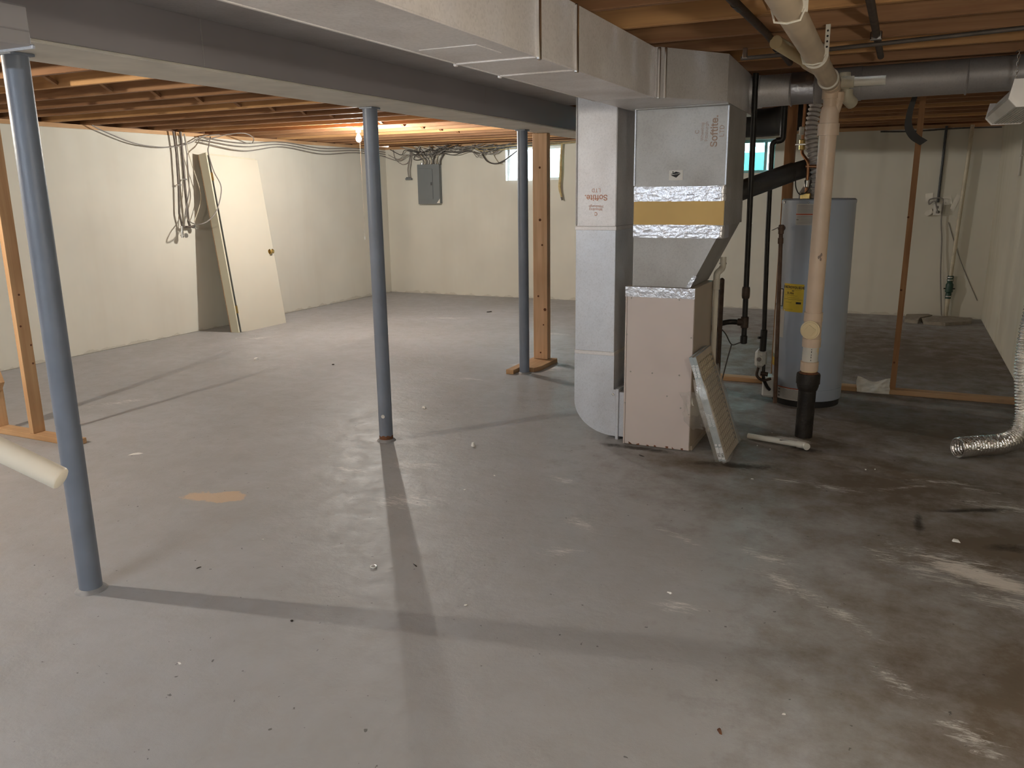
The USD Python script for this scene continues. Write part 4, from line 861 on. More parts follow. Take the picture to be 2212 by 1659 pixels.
# ------------------------------------------------------------------ leaning door
b0 = np.array([-6.83, 7.086, 0.004]); top = np.array([-7.19, 7.20, 2.0])
dv = top - b0; dv /= np.linalg.norm(dv)
du = np.array([0.0, 1.0, 0.02]); du -= dv * (du @ dv); du /= np.linalg.norm(du)
dn = np.cross(du, dv); dn = dn if dn[0] > 0 else -dn
def door_box(u0, v0, w0, u1, v1, w1, bev=0.002):
    b = box(u0, v0, w0, u1, v1, w1, bev); v = np.array(b.vertices)
    b.vertices = b0 + v[:, :1] * du + v[:, 1:2] * dv + v[:, 2:] * dn
    b.fix_normals()
    return b
ld = thing('leaning_door', 'cream flush door with brass knob leaning in its jamb against the left wall', 'door', b0)
obj('slab', door_box(0.0, 0.0, -0.035, 0.765, 2.03, 0.0), 'door_paint', ld)
obj('edge', door_box(-0.0015, 0.004, -0.034, 0.0, 2.026, -0.002, 0.0005), 'panel_grey', ld)
obj('hinge_jamb', door_box(-0.034, -0.002, -0.125, -0.014, 2.055, -0.012), 'jamb_paint', ld)
obj('jamb_edge', door_box(-0.034, -0.002, -0.137, -0.014, 2.055, -0.1255), 'raw_wood_edge', ld)
obj('head_jamb', door_box(-0.013, 2.036, -0.125, 0.775, 2.055, -0.04), 'jamb_paint', ld)
obj('door_stop', door_box(-0.0135, 0.0, -0.075, -0.004, 2.03, -0.038), 'raw_wood_edge', ld)
for v0 in (0.22, 1.74):
    obj('hinge', [door_box(-0.014, v0, -0.033, -0.0016, v0 + 0.09, -0.004, 0.001), tube([b0 + du * -0.008 + dv * v0 + dn * 0.004, b0 + du * -0.008 + dv * (v0 + 0.09) + dn * 0.004], 0.006, 10)], 'brass', ld)
kb = b0 + du * 0.70 + dv * 0.92
obj('knob', [lathe(kb, dn * 0.055, [(0, 0), (0, 0.032), (0.1, 0.032), (0.16, 0.012), (0.5, 0.012), (0.62, 0.024), (0.85, 0.027), (1, 0.018), (1, 0)], 24)], 'brass', ld)
obj('strike_mark', door_box(-0.0145, 0.36, -0.08, -0.0139, 0.43, -0.06, 0.0002), 'debris_dark', ld)

# ------------------------------------------------------------------ left wall plumbing and cables
WX = XL + 0.06
lp = thing('wall_pipe', 'pair of old thin pipes with brass taps hanging down the left wall', 'pipe', (WX, 6.88, 1.1))
obj('pipe', tube([(WX, 6.842, 2.238), (WX, 6.854, 2.01), (WX, 6.835, 1.64), (WX, 6.806, 1.36), (WX, 6.831, 1.21)], 0.012, 12), 'old_pipe', lp)
obj('pipe', tube([(WX, 6.94, 2.238), (WX, 6.935, 1.9), (WX, 6.926, 1.66), (WX, 6.925, 1.26), (WX, 6.945, 1.20)], 0.014, 12), 'old_pipe', lp)
obj('cross_pipe', cyl((WX, 6.82, 1.205), (WX, 6.99, 1.205), 0.013), 'old_pipe', lp)
obj('tap', [cyl((WX, 6.822, 1.22), (WX, 6.815, 1.09), 0.015), cyl((WX - 0.02, 6.815, 1.115), (WX + 0.05, 6.815, 1.115), 0.01), lathe((WX + 0.05, 6.815, 1.115), (0.015, 0, 0), [(0, 0), (0, 0.026), (1, 0.026), (1, 0)], 10)], 'clamp_steel', lp)
obj('tap', [cyl((WX, 6.98, 1.205), (WX, 7.02, 1.205), 0.02, bev=0.004), lathe((WX + 0.03, 7.01, 1.205), (0.015, 0, 0), [(0, 0), (0, 0.028), (1, 0.028), (1, 0)], 10)], 'clamp_steel', lp)
objs('clip', [box(WX - 0.02, 6.82, 1.66, WX + 0.015, 6.87, 1.675, 0.003), box(WX - 0.02, 6.905, 1.72, WX + 0.016, 6.955, 1.735, 0.003)], 'clamp_steel', lp)
cable('thin grey cable looping from the joists past the leaning door to the wall taps', [(-7.25, 7.307, 2.20), (-7.20, 7.22, 2.10), (-7.12, 7.122, 2.014), (-7.05, 7.109, 1.812), (-6.98, 7.127, 1.634), (-6.95, 7.011, 1.408), (-6.97, 6.892, 1.285), (-7.02, 6.787, 1.239), (-7.15, 6.795, 1.263), (-7.28, 6.87, 1.32), (-7.295, 6.90, 1.45)], 0.0065, 'cable_grey')
cable('light grey cable dropping beside the wall pipes', [(WX + 0.01, 6.99, 2.21), (WX + 0.012, 7.03, 1.95), (WX + 0.014, 7.10, 1.72), (WX + 0.016, 7.133, 1.54), (WX + 0.014, 7.08, 1.40), (WX + 0.012, 7.00, 1.26)], 0.005, 'pvc_dirty')
cable('dark cable running down between the two wall pipes', [(WX + 0.01, 6.98, 2.22), (WX + 0.016, 6.985, 1.95), (WX + 0.018, 6.965, 1.62), (WX + 0.018, 6.88, 1.38), (WX + 0.012, 6.85, 1.22)], 0.0055, 'cable_grey')
cable('long grey cable swagged along the top of the left wall', [(WX, 5.83, 2.238), (WX, 5.95, 2.19), (WX, 6.25, 2.10), (WX, 6.5, 2.066), (WX, 6.78, 2.068), (WX, 7.05, 2.12), (WX, 7.26, 2.205), (WX + 0.02, 7.5, 2.235)], 0.0065, 'cable_grey')
cable('grey cable arched up over the wall toward the far corner', [(WX + 0.02, 7.22, 2.15), (WX + 0.25, 7.38, 2.22), (WX + 0.4, 7.50, 2.236), (WX + 0.3, 7.75, 2.20), (WX + 0.05, 8.0, 2.16)], 0.0055, 'cable_grey')
for k, (dz, wob) in enumerate(((0.0, 0.03), (-0.03, 0.05), (0.03, 0.02))):
    cable(['middle one of three grey cables strung along the top of the left wall', 'lowest of three grey cables strung along the top of the left wall', 'topmost of three grey cables strung along the top of the left wall'][k], [(WX, 7.2, 2.17 + dz), (WX, 7.9, 2.15 + dz - wob), (WX, 8.6, 2.175 + dz), (WX, 9.4, 2.14 + dz - wob * 0.5), (WX, 10.2, 2.16 + dz), (WX, 10.95, 2.13 + dz)], 0.006, 'cable_grey', group='cables along the left wall top')

# ------------------------------------------------------------------ breaker panel and its cables
bp = thing('breaker_panel', 'grey metal breaker panel on the far wall under a tangle of cables', 'breaker panel', (-6.57, YB, 1.38))
PYF = YB - 0.095
obj('box_body', box(-6.745, PYF + 0.006, 1.385, -6.385, YB - 0.001, 1.955, 0.004), 'panel_grey', bp)
obj('front_cover', box(-6.757, PYF, 1.378, -6.373, PYF + 0.0055, 1.963, 0.003), 'panel_grey', bp)
obj('door', box(-6.745, PYF - 0.004, 1.45, -6.495, PYF, 1.90, 0.003), 'panel_grey', bp)
obj('door_gap', box(-6.492, PYF - 0.0012, 1.45, -6.487, PYF + 0.0004, 1.89), 'panel_dark', bp, smooth=False)
obj('latch', box(-6.525, PYF - 0.010, 1.655, -6.500, PYF - 0.004, 1.70, 0.003), 'panel_dark', bp)
obj('conduit_nut', cyl((-6.695, YB - 0.05, 1.956), (-6.695, YB - 0.05, 1.99), 0.019, bev=0.003), 'bright_metal', bp)
obj('clear_tape', hull([(-6.43, PYF - 0.001, 1.39), (-6.375, PYF - 0.001, 1.39), (-6.375, PYF - 0.001, 1.46), (-6.40, PYF - 0.0005, 1.41), (-6.43, PYF + 0.001, 1.39), (-6.375, PYF + 0.001, 1.46)]), 'tape_clear', bp)
CY = YB - 0.05
for k in range(14):
    x0 = -6.66 + 0.022 * k + rng.uniform(-0.008, 0.008); x1 = x0 + (x0 + 6.5) * rng.uniform(0.3, 1.7) + rng.uniform(-0.12, 0.12); dy = rng.uniform(-0.02, 0.02)
    cable(['grey', 'pale tan', 'grey', 'dark', 'white'][k % 5] + ' cable fanning out of the breaker panel top to the joists', [(x0, CY + dy, 1.957), (x0 + rng.uniform(-0.01, 0.01), CY + dy, 2.02), ((x0 + x1) / 2, CY + dy * 2, 2.10), (x1, CY - 0.02, 2.17), (x1 + rng.uniform(-0.3, 0.3), CY - 0.10, 2.225)], 0.008,
          ['cable_grey', 'pvc_dirty', 'cable_grey', 'cable_dark', 'cable_white'][k % 5], group=['grey', 'tan', 'grey', 'dark', 'white'][k % 5] + ' cables rising from the breaker panel')
for k in range(22):
    xc = rng.uniform(-7.1, -5.4); w = rng.uniform(0.15, 0.5); z = rng.uniform(2.10, 2.22); dz = rng.uniform(0.02, 0.09)
    cable(['mid grey', 'nearly black', 'mid grey'][k % 3] + ' cable in the tangle under the joists, ' + ('left of' if xc < -6.75 else 'above' if xc < -6.2 else 'right of') + ' the breaker panel', [(xc - w, CY - rng.uniform(0, .15), z), (xc - w / 2, CY - rng.uniform(0, .2), z - dz), (xc, CY - rng.uniform(0.03, .2), z + rng.uniform(-0.03, 0.01)), (xc + w / 2, CY - rng.uniform(0, .2), z - dz * rng.uniform(0, 1)), (xc + w, CY - rng.uniform(0, .1), min(z + 0.02, 2.23))],
          0.0055, ['cable_grey', 'cable_dark', 'cable_grey'][k % 3], group=['grey', 'black', 'grey'][k % 3] + ' cables in the tangle ' + ('left of' if xc < -6.75 else 'above' if xc < -6.2 else 'right of') + ' the breaker panel')
for k in range(4):
    cable(['dark cable running under the joists to the small window, upper one', 'tan cable running under the joists to the small window, upper one', 'dark cable running under the joists to the small window, lower one', 'tan cable running under the joists to the small window, lower one'][k], [(-6.0 + 0.1 * k, CY - 0.05 * k, 2.20 - 0.012 * k), (-5.6, CY - 0.05, 2.185 - 0.02 * k), (-5.1, CY - 0.03, 2.21 - 0.02 * k), (-4.4, CY - 0.02, 2.215 - 0.008 * k), (-3.6, CY - 0.02, 2.225 - 0.005 * k)], 0.007, ['cable_dark', 'wrapped_cable'][k % 2], group='cables over the small window')
cable('thin cable loop left of the breaker panel', [(-7.20, CY, 2.19), (-7.17, CY, 2.06), (-7.06, CY, 1.98), (-6.96, CY, 1.99), (-6.91, CY, 2.06), (-6.90, CY, 2.17)], 0.0055, 'cable_grey')
cable('small cable ring hanging between joists and breaker panel', [(-6.70, CY - 0.02, 2.17), (-6.80, CY - 0.02, 2.09), (-6.82, CY - 0.02, 2.04), (-6.72, CY - 0.02, 2.035), (-6.62, CY - 0.02, 2.08)], 0.006, 'cable_dark')
jc = thing('dangling_cable', 'pair of grey cables ending in a small terminal block left of the panel', 'cable', (-6.95, CY, 1.75))
obj('cord', tube(smooth_path([(-6.88, CY, 2.19), (-6.92, CY, 2.02), (-6.95, CY, 1.90), (-6.94, CY, 1.77)]), 0.008, 8), 'cable_grey', jc)
obj('cord', tube(smooth_path([(-6.86, CY, 2.18), (-6.89, CY, 2.0), (-6.915, CY, 1.88), (-6.91, CY, 1.77)]), 0.008, 8), 'cable_grey', jc)
obj('terminal_block', [box(-6.995, CY - 0.02, 1.742, -6.885, CY + 0.02, 1.768, 0.004)] + [box(-6.985 + k * 0.024, CY - 0.012, 1.768, -6.972 + k * 0.024, CY + 0.012, 1.782, 0.002) for k in range(4)], 'panel_grey', jc)
cable('dark cable drooping in a deep loop to the small window', [(-5.72, CY, 2.20), (-5.66, CY, 2.08), (-5.58, CY, 1.98), (-5.45, CY, 1.945), (-5.30, CY - 0.02, 1.985), (-5.10, CY - 0.04, 2.10), (-4.95, CY - 0.02, 2.2)], 0.009, 'cable_dark')
cable('faint thin wire hanging beside the small window', [(-5.50, CY + 0.02, 2.18), (-5.48, CY + 0.02, 2.05), (-5.40, CY + 0.02, 1.95), (-5.33, CY + 0.02, 1.93)], 0.005, 'pvc_dirty')
ws = thing('hanging_cable_end', 'tan wrapped cable end hanging down at the right of the small window', 'cable', (-4.43, CY, 1.42))
obj('cord', tube(smooth_path([(-4.41, CY, 2.20), (-4.425, CY, 2.0), (-4.43, CY, 1.8), (-4.445, CY, 1.6), (-4.415, CY, 1.46)]), np.interp(np.linspace(0, 1, 41), [0, 0.3, 0.75, 1], [0.012, 0.016, 0.020, 0.013]), 10), 'wrapped_cable', ws)
obj('cut_tip', cyl((-4.418, CY, 1.465), (-4.405, CY, 1.42), 0.013), 'old_pipe', ws)
cable('short dark wire hanging in front of the bright window plastic', [(-5.24, YB - 0.07, 2.17), (-5.22, YB - 0.075, 2.13), (-5.225, YB - 0.075, 2.05)], 0.006, 'cable_dark')

# ------------------------------------------------------------------ bare bulbs
def bulb(label, p, glow, jy, string=True):
    x, y, z = p
    t = thing('bare_bulb', label, 'light bulb', (x, y, 2.24))
    if abs(min(LEFT_Y, key=lambda q: abs(q - y)) - y) > 0.03:
        y0 = max(q for q in LEFT_Y if q < y); obj('mounting_board', box(x - 0.06, y0 - 0.019, JB - 0.019, x + 0.06, y0 + 0.43, JB - 0.0005, 0.002), 'stud_wood', t)
        zb = JB - 0.0195
    else:
        zb = JB - 0.0005
    if z < 2.0:
        obj('cord', cyl((x, y, z + 0.10), (x, y, zb), 0.004, sides=8), 'cable_dark', t); zb = z + 0.105
    obj('lampholder', lathe((x, y, zb), (0, 0, -0.06), [(0, 0), (0, 0.058), (0.25, 0.058), (0.4, 0.030), (1, 0.024), (1, 0)], 28), 'porcelain', t)
    zs = zb - 0.06
    obj('bulb_base', lathe((x, y, zs), (0, 0, -0.014), [(0, 0), (0, 0.0135), (1, 0.0135), (1, 0)], 18), 'clamp_steel', t)
    obj('glass_bulb', lathe((x, y, zs - 0.014), (0, 0, -0.088), [(0, 0.0), (0.0, 0.013), (0.15, 0.016), (0.35, 0.025), (0.55, 0.030), (0.75, 0.0275), (0.9, 0.018), (1.0, 0.0)], 24), glow, t, smooth=True)
    if string:
        obj('pull_string', tube([(x + 0.035, y - 0.03, zb - 0.03), (x + 0.036, y - 0.03, 1.6), (x + 0.034, y - 0.03, 1.10)], 0.0022, 6), 'string_white', t)
        obj('string_tip', lathe((x + 0.034, y - 0.03, 1.10), (0, 0, -0.045), [(0, 0.001), (0.4, 0.006), (0.9, 0.007), (1, 0.001)], 10), 'porcelain', t)
bulb('glaring bare bulb with pull string under the joists left of the middle post', (-5.328, 7.48, 2.11), 'bulb_glow_a', 7.48)
bulb('lit bare bulb under the joists outside the left edge', BULB_B, 'bulb_glow_b', 1.74, False)
bulb('lit bare bulb under the joists to the right of the viewpoint', BULB_D, 'bulb_glow_d', 1.74, False)
tx, ty, tz = TUBE_C
t = thing('tube_light', 'lit fluorescent strip light under the beam behind the viewpoint', 'light fixture', (tx, ty, tz))
obj('housing', box(tx - 0.62, ty - 0.03, tz - 0.011, tx + 0.62, ty + 0.03, 2.039, 0.004) if tz > 2.0 else box(tx - 0.62, ty - 0.03, tz + 0.03, tx + 0.62, ty + 0.03, 2.039, 0.004), 'fixture_white', t)
obj('tube', cyl((tx - 0.6, ty, tz - 0.032), (tx + 0.6, ty, tz - 0.032), 0.016, sides=14), 'tube_glow_c', t)

# ------------------------------------------------------------------ far right corner
oc = thing('wall_outlet', 'white outlet with plugs on the far wall, fed by a dark conduit', 'outlet', (0.33, YB, 1.22))
obj('conduit', cyl((0.345, YB - 0.016, FW + 0.02), (0.335, YB - 0.016, 1.36), 0.014), 'panel_dark', oc)
obj('outlet_box', box(0.30, YB - 0.05, 1.22, 0.375, YB - 0.001, 1.34, 0.006), 'outlet_white', oc)
obj('cover_plate', box(0.295, YB - 0.054, 1.215, 0.38, YB - 0.0505, 1.345, 0.004), 'outlet_white', oc)
objs('socket', [box(0.325, YB - 0.0555, z, 0.350, YB - 0.0538, z + 0.03, 0.004) for z in (1.235, 1.29)], 'print_grey', oc)
objs('plug', [box(0.335, YB - 0.09, 1.235, 0.362, YB - 0.0557, 1.265, 0.008)], 'cable_dark', oc)
obj('adapter_plug', [hull([(0.20 + a, YB - 0.05 + b, 1.215 + c) for a, b, c in ((0, 0, 0.01), (0.035, 0, -0.015), (0.06, -0.01, 0.0), (0.10, 0, 0.03), (0.075, -0.005, 0.07), (0.02, 0, 0.045), (0, 0.04, 0.01), (0.035, 0.04, -0.015), (0.10, 0.04, 0.03), (0.075, 0.04, 0.07))])], 'tape_clear', oc)
cable('brown power cord from the outlet down to the sump pipe', [(0.345, YB - 0.09, 1.24), (0.30, YB - 0.08, 1.37), (0.245, YB - 0.06, 1.34), (0.25, YB - 0.05, 1.395), (0.36, YB - 0.05, 1.41), (0.39, YB - 0.045, 1.36), (0.39, YB - 0.04, 1.15), (0.415, YB - 0.04, 0.95), (0.425, YB - 0.04, 0.80), (0.445, YB - 0.06, 0.5), (0.49, YB - 0.09, 0.10), (0.50, YB - 0.10, 0.04)], 0.008, 'cable_grey')
for k, (x, z, w, h, a) in enumerate(((0.43, 1.38, 0.10, 0.10, 0.2), (0.52, 1.36, 0.05, 0.17, -0.35), (0.24, 1.42, 0.08, 0.09, 0.1))):
    c, s = math.cos(a), math.sin(a)
    obj('wall_patch', hull([(x + c * i * w / 2 - s * j * h / 2, y, z + s * i * w / 2 + c * j * h / 2) for i in (-1, 1) for j in (-1, 1) for y in (YB - 0.004, YB - 0.0005)]), 'tape_clear', smooth=False, label=['square pale tape patch just right of the far outlet conduit', 'long tilted pale tape patch between the far outlet and the sump pipe', 'pale tape patch left of the far outlet conduit'][k], cat='tape', group='tape patches by the outlet')
sp = thing('sump_pipe', 'dirty white sump discharge pipe with green check valve in the far corner', 'pipe', (0.545, YB - 0.06, 0.03))
obj('pipe', tube([(0.605, YB - 0.06, 2.22), (0.595, YB - 0.06, 1.80), (0.552, YB - 0.06, 0.49)], 0.021, 16), 'pvc_dirty', sp)
obj('pipe', tube([(0.548, YB - 0.06, 0.27), (0.543, YB - 0.06, 0.026)], 0.024, 16), 'pvc_dirty', sp)
obj('check_valve', lathe((0.548, YB - 0.06, 0.24), (0.004, 0, 0.27), [(0, 0.026), (0, 0.033), (0.22, 0.033), (0.25, 0.028), (0.30, 0.042), (0.62, 0.042), (0.70, 0.030), (0.75, 0.033), (1, 0.033), (1, 0.024)], 20), 'valve_green', sp)
objs('hose_clamp', [lathe((0.548, YB - 0.06, z), (0, 0, 0.014), [(0, 0.033), (0, 0.0355), (1, 0.0355), (1, 0.033)], 20) for z in (0.26, 0.455, 0.485)], 'clamp_steel', sp)
obj('valve_arm', cyl((0.49, YB - 0.075, 0.36), (0.61, YB - 0.075, 0.36), 0.006, sides=8), 'print_black', sp)
def slab_poly(poly, z0, z1, seed):
    g = prism_xy(poly, z0, z1); g = g.subdivide().subdivide()
    v = np.array(g.vertices); v[:, 2] += np.where(v[:, 2] > (z0 + z1) / 2, (meshkit.noise(v * 9, seed) - 0.5) * 0.012, 0)
    g.vertices = v; return g
t = thing('sump_cover', 'broken concrete sump cover slab around the sump pipe', 'concrete slab', (0.57, 10.6, 0))
obj('slab', slab_poly([(0.30, 10.40), (0.52, 10.36), (0.80, 10.62), (0.82, 10.9), (0.62, 10.94), (0.42, 10.9), (0.28, 10.66)], 0.001, 0.036, 3), 'rough_concrete', t, smooth=False)
t = thing('sump_cover', 'flat broken concrete piece left of the sump pipe', 'concrete slab', (0.2, 10.7, 0))
obj('slab', slab_poly([(0.10, 10.48), (0.24, 10.42), (0.265, 10.68), (0.40, 10.93), (0.36, 11.0), (0.12, 10.9)], 0.001, 0.042, 8), 'rough_concrete', t, smooth=False)
cable('thin wire slanting down the far wall into the corner', [(0.47, YB - 0.006, 1.13), (0.56, YB - 0.006, 0.88), (0.70, YB - 0.006, 0.55), (0.86, YB - 0.006, 0.22)], 0.004, 'cable_grey')
cable('thin faint cable along the far wall below the joists right of the heater', [(-0.35, YB - 0.01, 2.185), (0.0, YB - 0.012, 2.175), (0.5, YB - 0.012, 2.19), (0.9, YB - 0.01, 2.185)], 0.008, 'cable_dark')
t = thing('wall_tube', 'short white tube clipped on the right wall', 'pipe', (XR - 0.02, 8.9, 1.62))
obj('tube', tube([(XR - 0.014, 8.96, 1.95), (XR - 0.014, 8.90, 1.80), (XR - 0.014, 8.87, 1.63)], 0.010, 12), 'pvc_white', t)
obj('clip', box(XR - 0.03, 8.86, 1.80, XR - 0.001, 8.92, 1.815, 0.003), 'pvc_white', t)

# ------------------------------------------------------------------ unlit shop light
sl_ = thing('shop_light', 'unlit white fluorescent light fixture hanging on a chain at the right edge', 'light fixture', (0.46, 4.85, 1.90))
prof = [(0.36, 1.905), (0.395, 1.875), (0.525, 1.875), (0.56, 1.905), (0.545, 1.955), (0.375, 1.955)]
obj('housing', prism_xz([(0.375, 1.94), (0.40, 1.985), (0.52, 1.985), (0.545, 1.94)], 4.26, 5.44), 'fixture_white', sl_, smooth=False)
obj('lens', prism_xz([(0.368, 1.939), (0.362, 1.912), (0.392, 1.882), (0.528, 1.882), (0.558, 1.912), (0.552, 1.939)], 4.27, 5.43), 'fixture_lens', sl_, smooth=False)
for k in range(10):
    x = 0.395 + k * 0.0145
    obj('lens_rib', box(x - 0.002, 4.27, 1.8795, x + 0.002, 5.43, 1.883), 'fixture_lens', sl_, smooth=False)
for y in (4.248, 5.432):
    obj('end_cap', prism_xz([(0.372, 1.99), (0.358, 1.91), (0.39, 1.875), (0.53, 1.875), (0.562, 1.91), (0.548, 1.99)], y, y + 0.020), 'fixture_white', sl_, smooth=False)
def chain(p, z1, n_r=0.008):
    z, k, out = p[2], 0, []
    while z < z1 - 0.004:
        a = np.linspace(0, 2 * np.pi, 11); ax = np.array([1, 0, 0]) if k % 2 else np.array([0, 1, 0])
        out.append(tube(np.array(p[:2] + (z + 0.011,)) + np.outer(np.cos(a) * 0.006, ax) + np.outer(np.sin(a) * 0.012, (0, 0, 1)), 0.0018, 5, caps=False)); z += 0.0185; k += 1
    return out
for y in (4.55, 5.18):
    obj('chain', chain((0.46, y, 1.984), 2.226), 'bright_metal', sl_, smooth=True)
    yj = min(RIGHT_Y, key=lambda q: abs(q - y))
    obj('hook', [tube([(0.46, y, 2.222), (0.46, (y + yj) / 2, 2.236), (0.46, yj, 2.237)], 0.003, 6)], 'bright_metal', sl_)

# pipes under the right joists
t = thing('joist_pipe', 'dark thin pipe slung under the joists left of the overhead drain', 'pipe', (-0.64, 3.8, 2.22))
obj('pipe', tube([(-0.66, 1.6, 2.222), (-0.64, 3.3, 2.222), (-0.63, 4.0, 2.222), (-0.65, 5.0, 2.222)], 0.0165, 14), 'rusty_iron', t)
obj('coupling', [cyl((-0.642, 3.32, 2.222), (-0.640, 3.42, 2.222), 0.0175), cyl((-0.647, 4.44, 2.222), (-0.648, 4.50, 2.222), 0.0175)], 'black_iron', t)
t = thing('joist_pipe', 'dark thin pipe slung under the joists right of the overhead drain', 'pipe', (-0.19, 3.8, 2.22))
obj('pipe', tube([(-0.18, 1.6, 2.222), (-0.186, 3.5, 2.222), (-0.19, 5.0, 2.222)], 0.0165, 14), 'rusty_iron', t)
obj('bright_clip', box(-0.215, 4.30, 2.200, -0.165, 4.325, 2.2385, 0.004), 'bright_metal', t)
t = thing('copper_line', 'thin copper water line fixed below the joists across the right ceiling', 'pipe', (0, 4.4, 2.19))
obj('pipe', tube([(-0.82, 4.475, 2.190), (-0.66, 4.46, 2.190), (-0.3, 4.38, 2.190), (0.2, 4.28, 2.190), (0.9, 4.12, 2.190)], 0.010, 12), 'old_pipe', t)
objs('clip', [box(x - 0.012, y - 0.012, 2.188, x + 0.012, y + 0.012, 2.2385, 0.003) for x, y in ((-0.8, 4.47), (0.45, 4.225))], 'bright_metal', t)

# ------------------------------------------------------------------ foil flex duct
path = smooth_path([(0.395, 5.20, 0.064), (0.50, 5.28, 0.066), (0.62, 5.36, 0.066), (0.705, 5.42, 0.10), (0.745, 5.46, 0.20), (0.735, 5.48, 0.34), (0.715, 5.49, 0.52), (0.715, 5.50, 0.72), (0.735, 5.52, 0.95), (0.75, 5.55, 1.2), (0.76, 5.58, 1.45), (0.765, 5.59, 1.8), (0.765, 5.59, 2.14)], 14)
d = np.r_[0, np.cumsum(np.linalg.norm(np.diff(path, axis=0), axis=1))]
s = np.arange(0, d[-1], 0.0032); P = np.stack([np.interp(s, d, path[:, k]) for k in range(3)], -1)
sides = 36; tg = np.gradient(P, axis=0); tg /= np.linalg.norm(tg, axis=1, keepdims=True)
A = [frame_from(tg[0])[0]]
for i in range(1, len(P)):
    a = A[-1] - tg[i] * (A[-1] @ tg[i]); A.append(a / np.linalg.norm(a))
A = np.array(A); B = np.cross(tg, A); w = np.arange(sides + 1) * 2 * np.pi / sides
R = 0.056 + 0.0045 * np.sin(s / 0.0185 * 2 * np.pi)[:, None] + 0.006 * (meshkit.fbm(np.stack([np.broadcast_to(s[:, None] * 38, (len(s), sides + 1)), np.broadcast_to(np.cos(w) * 3, (len(s), sides + 1)), np.broadcast_to(np.sin(w) * 3, (len(s), sides + 1))], -1), 3, 4) - 0.5)
V = P[:, None] + R[..., None] * (np.cos(w)[None, :, None] * A[:, None] + np.sin(w)[None, :, None] * B[:, None])
V[..., 2] = np.maximum(V[..., 2], 0.003)
fd = thing('flexible_duct', 'crinkled silver foil flexible duct curling onto the floor at the right edge', 'flexible duct', (0.62, 5.36, 0))
obj('foil_hose', grid_mesh(V[:, ::-1]), 'foil_flex', fd, smooth=True)
obj('inner_lining', grid_mesh((P[:, None] + (R[..., None] - 0.004) * (np.cos(w)[None, :, None] * A[:, None] + np.sin(w)[None, :, None] * B[:, None]))[:60] + np.array([0, 0, 0.001])), 'foil_flex', fd, smooth=True)
obj('crushed_rim', tube(np.concatenate([V[0], V[0][:1]]), 0.003, 6, caps=False), 'bright_metal', fd, smooth=True)
obj('wall_collar', lathe((0.765, 5.59, 2.12), (0.0, 0.0, 0.118), [(0, 0.058), (0, 0.062), (1, 0.062), (1, 0.05)], 24), 'galvanized', fd)

# ------------------------------------------------------------------ white rail at the left edge
e0 = np.array([-1.461, 0.996, 1.007]); rdv = np.array([-0.107, -0.046, 0.062]); rdv /= np.linalg.norm(rdv)
hr = thing('hand_rail', 'round white rail end poking in from the left edge before the nearest steel post', 'railing', e0)
obj('rail', lathe(e0, rdv * 0.62, [(0, 0), (0, 0.016), (0.004, 0.021), (0.010, 0.0228), (1, 0.0228), (1, 0)], 36), 'white_rail_paint', hr)
f0 = e0 + rdv * 0.56
obj('rail_post', cyl((f0[0], f0[1], 0), (f0[0], f0[1], f0[2] - 0.015), 0.011, sides=12), 'white_rail_paint', hr)

# ------------------------------------------------------------------ small debris
def chip(label, x, y, sx, sy, h, m, seed, name='debris_chip', cat='debris', group=None):
    r = np.random.default_rng(seed); a = np.sort(r.uniform(0, 2 * np.pi, 7)); rad = r.uniform(0.6, 1.0, 7); rot = r.uniform(0, np.pi)
    px = sx * rad * np.cos(a); py = sy * rad * np.sin(a)
    X = x + px * math.cos(rot) - py * math.sin(rot); Y = y + px * math.sin(rot) + py * math.cos(rot)
    pts = [(X[i], Y[i], 0.0008) for i in range(7)] + [(x + 0.7 * (X[i] - x), y + 0.7 * (Y[i] - y), 0.0008 + h * r.uniform(0.6, 1)) for i in range(7)]
    return obj(name, hull(pts), m, smooth=False, label=label, cat=cat, group=group)
chip('white paper scrap on the floor right of the nearest post plate', -4.17, 3.338, 0.05, 0.03, 0.004, 'debris_white', 1, 'paper_scrap', 'paper scrap')
chip('bent white paper scrap on the floor in front of the leaning door', -5.546, 5.908, 0.06, 0.02, 0.02, 'debris_white', 2, 'paper_scrap', 'paper scrap')
chip('round white pebble on the floor left of the furnace', -2.32, 4.296, 0.020, 0.018, 0.024, 'debris_white', 3, 'pebble', 'pebble')
chip('white pebble on the floor right of the middle post', -3.087, 4.97, 0.022, 0.012, 0.016, 'debris_white', 4, 'pebble', 'pebble')
t = obj('metal_ring', tube(np.stack([-1.914 + 0.012 * np.cos(np.linspace(0, 2 * np.pi, 20)), 2.628 + 0.012 * np.sin(np.linspace(0, 2 * np.pi, 20)), np.full(20, 0.0045)], -1), 0.0035, 8, caps=False), 'debris_metal', smooth=True, label='small metal ring nut on the floor in the foreground', cat='ring nut')
chip('dark sliver on the floor right of the metal ring', -1.761, 2.715, 0.022, 0.004, 0.004, 'debris_dark', 6)
chip('black speck on the long post shadow in the foreground', -1.937, 2.131, 0.009, 0.007, 0.004, 'debris_dark', 7)
chip('dark clod at the bottom centre right of the floor', -0.359, 2.14, 0.018, 0.010, 0.010, 'rust', 8, 'clod', 'debris')
chip('white chip on the floor right foreground', -0.708, 2.911, 0.018, 0.007, 0.005, 'debris_white', 9)
chip('white chip by the white scuffs at the right', 0.333, 3.9, 0.022, 0.015, 0.010, 'debris_white', 10)
chip('small white chip left of the bright floor scuff', -2.55, 2.66, 0.006, 0.005, 0.004, 'debris_white', 11)
chip('dark twig on the floor beside the nearest post', -2.60, 2.32, 0.022, 0.003, 0.003, 'debris_dark', 12)
chip('thin dark twig in front of the furnace', -1.30, 4.52, 0.035, 0.004, 0.004, 'debris_dark', 13)
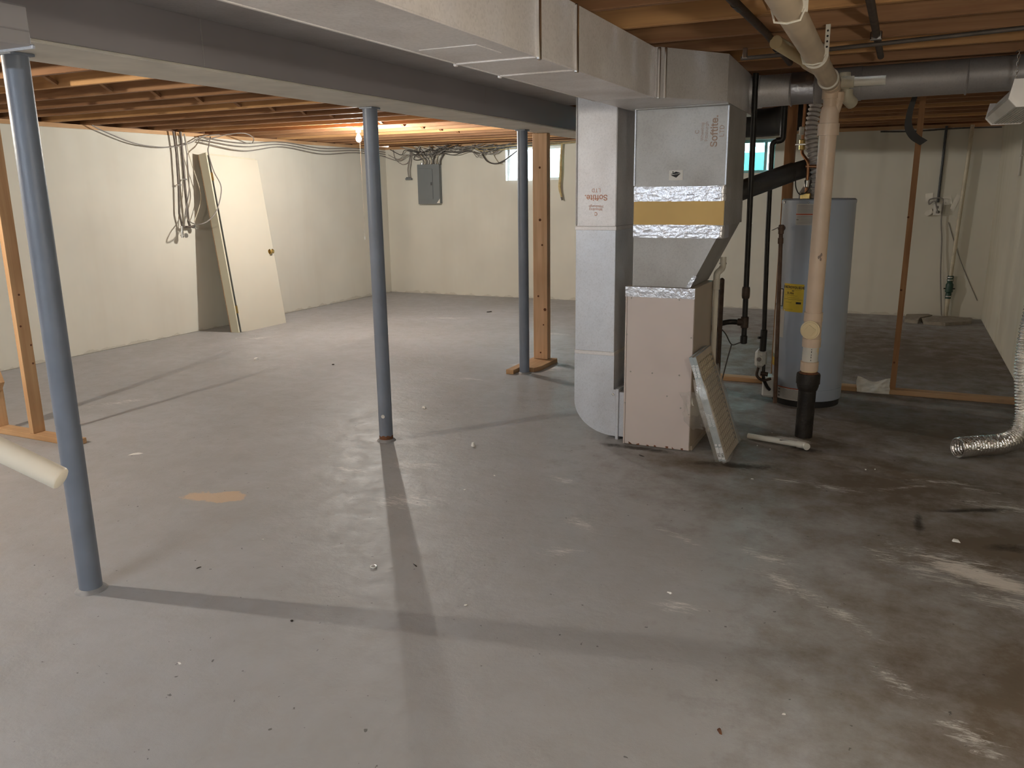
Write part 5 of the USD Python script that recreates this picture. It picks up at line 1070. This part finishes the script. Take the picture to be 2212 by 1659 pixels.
chip('dark curled leaf on the floor near the far wall', -4.865, 9.552, 0.06, 0.03, 0.01, 'debris_dark', 14, 'leaf', 'leaf')
chip('dark speck on the floor left of the middle post', -4.693, 5.994, 0.018, 0.01, 0.008, 'debris_dark', 15)
pos = [(-0.631, 4.371, 'dark floor just in front of the leaning filters'), (-0.076, 4.775, 'floor by the foil duct end, left of a pair'), (-0.03, 4.80, 'floor by the foil duct end, right of a pair'), (-0.62, 4.95, 'floor in front of the lying white drain pipe'),
       (-0.70, 4.99, 'floor between the filters and the lying pipe'), (-0.66, 5.30, 'floor between the water heater and the lying white pipe'), (-1.953, 3.86, 'open floor in front of the return boot'), (-3.0, 3.2, 'floor right of the tan floor stain'),
       (-2.0, 3.6, 'floor between middle post shadow and furnace'), (-2.1, 1.75, 'floor at the bottom foreground left of the long shadow'), (-1.4, 2.5, 'floor right of the crossing post shadows'), (-0.2, 2.3, 'floor at the bottom right foreground'),
       (-5.2, 8.5, 'far floor left of the middle post'), (-3.9, 9.2, 'far floor before the back wall, right of the middle post'), (-3.0, 8.9, 'far floor behind the wood post'), (-6.6, 6.75, 'floor at the foot of the leaning door, nearest one'), (-6.5, 6.95, 'floor at the foot of the leaning door, middle one'), (-6.42, 7.2, 'floor at the foot of the leaning door, farthest one')]
for k, (x, y, where) in enumerate(pos):
    chip('pale crumb on the ' + where, x, y, 0.010, 0.006, 0.004, 'debris_white', 40 + k, group='pale floor crumbs')
t = thing('plastic_scrap', 'crumpled clear plastic scrap on the bottom plate left of the right stud', 'plastic sheet', (-0.12, 6.68, 0.03))
u, v = np.meshgrid(np.linspace(0, 1, 22), np.linspace(0, 1, 12), indexing='ij')
nz = meshkit.fbm(np.stack([u * 5, v * 3, 0 * u], -1), 4, 51)
obj('sheet', thick(np.stack([-0.235 + 0.235 * u + 0.02 * nz, 6.69 - 0.03 * nz - 0.02 * (1 - v), 0.006 + (0.085 + 0.035 * np.cos(np.pi * u) ** 2) * v + 0.01 * nz], -1), (0, -0.001, 0), 1), 'tape_clear', t, smooth=True)
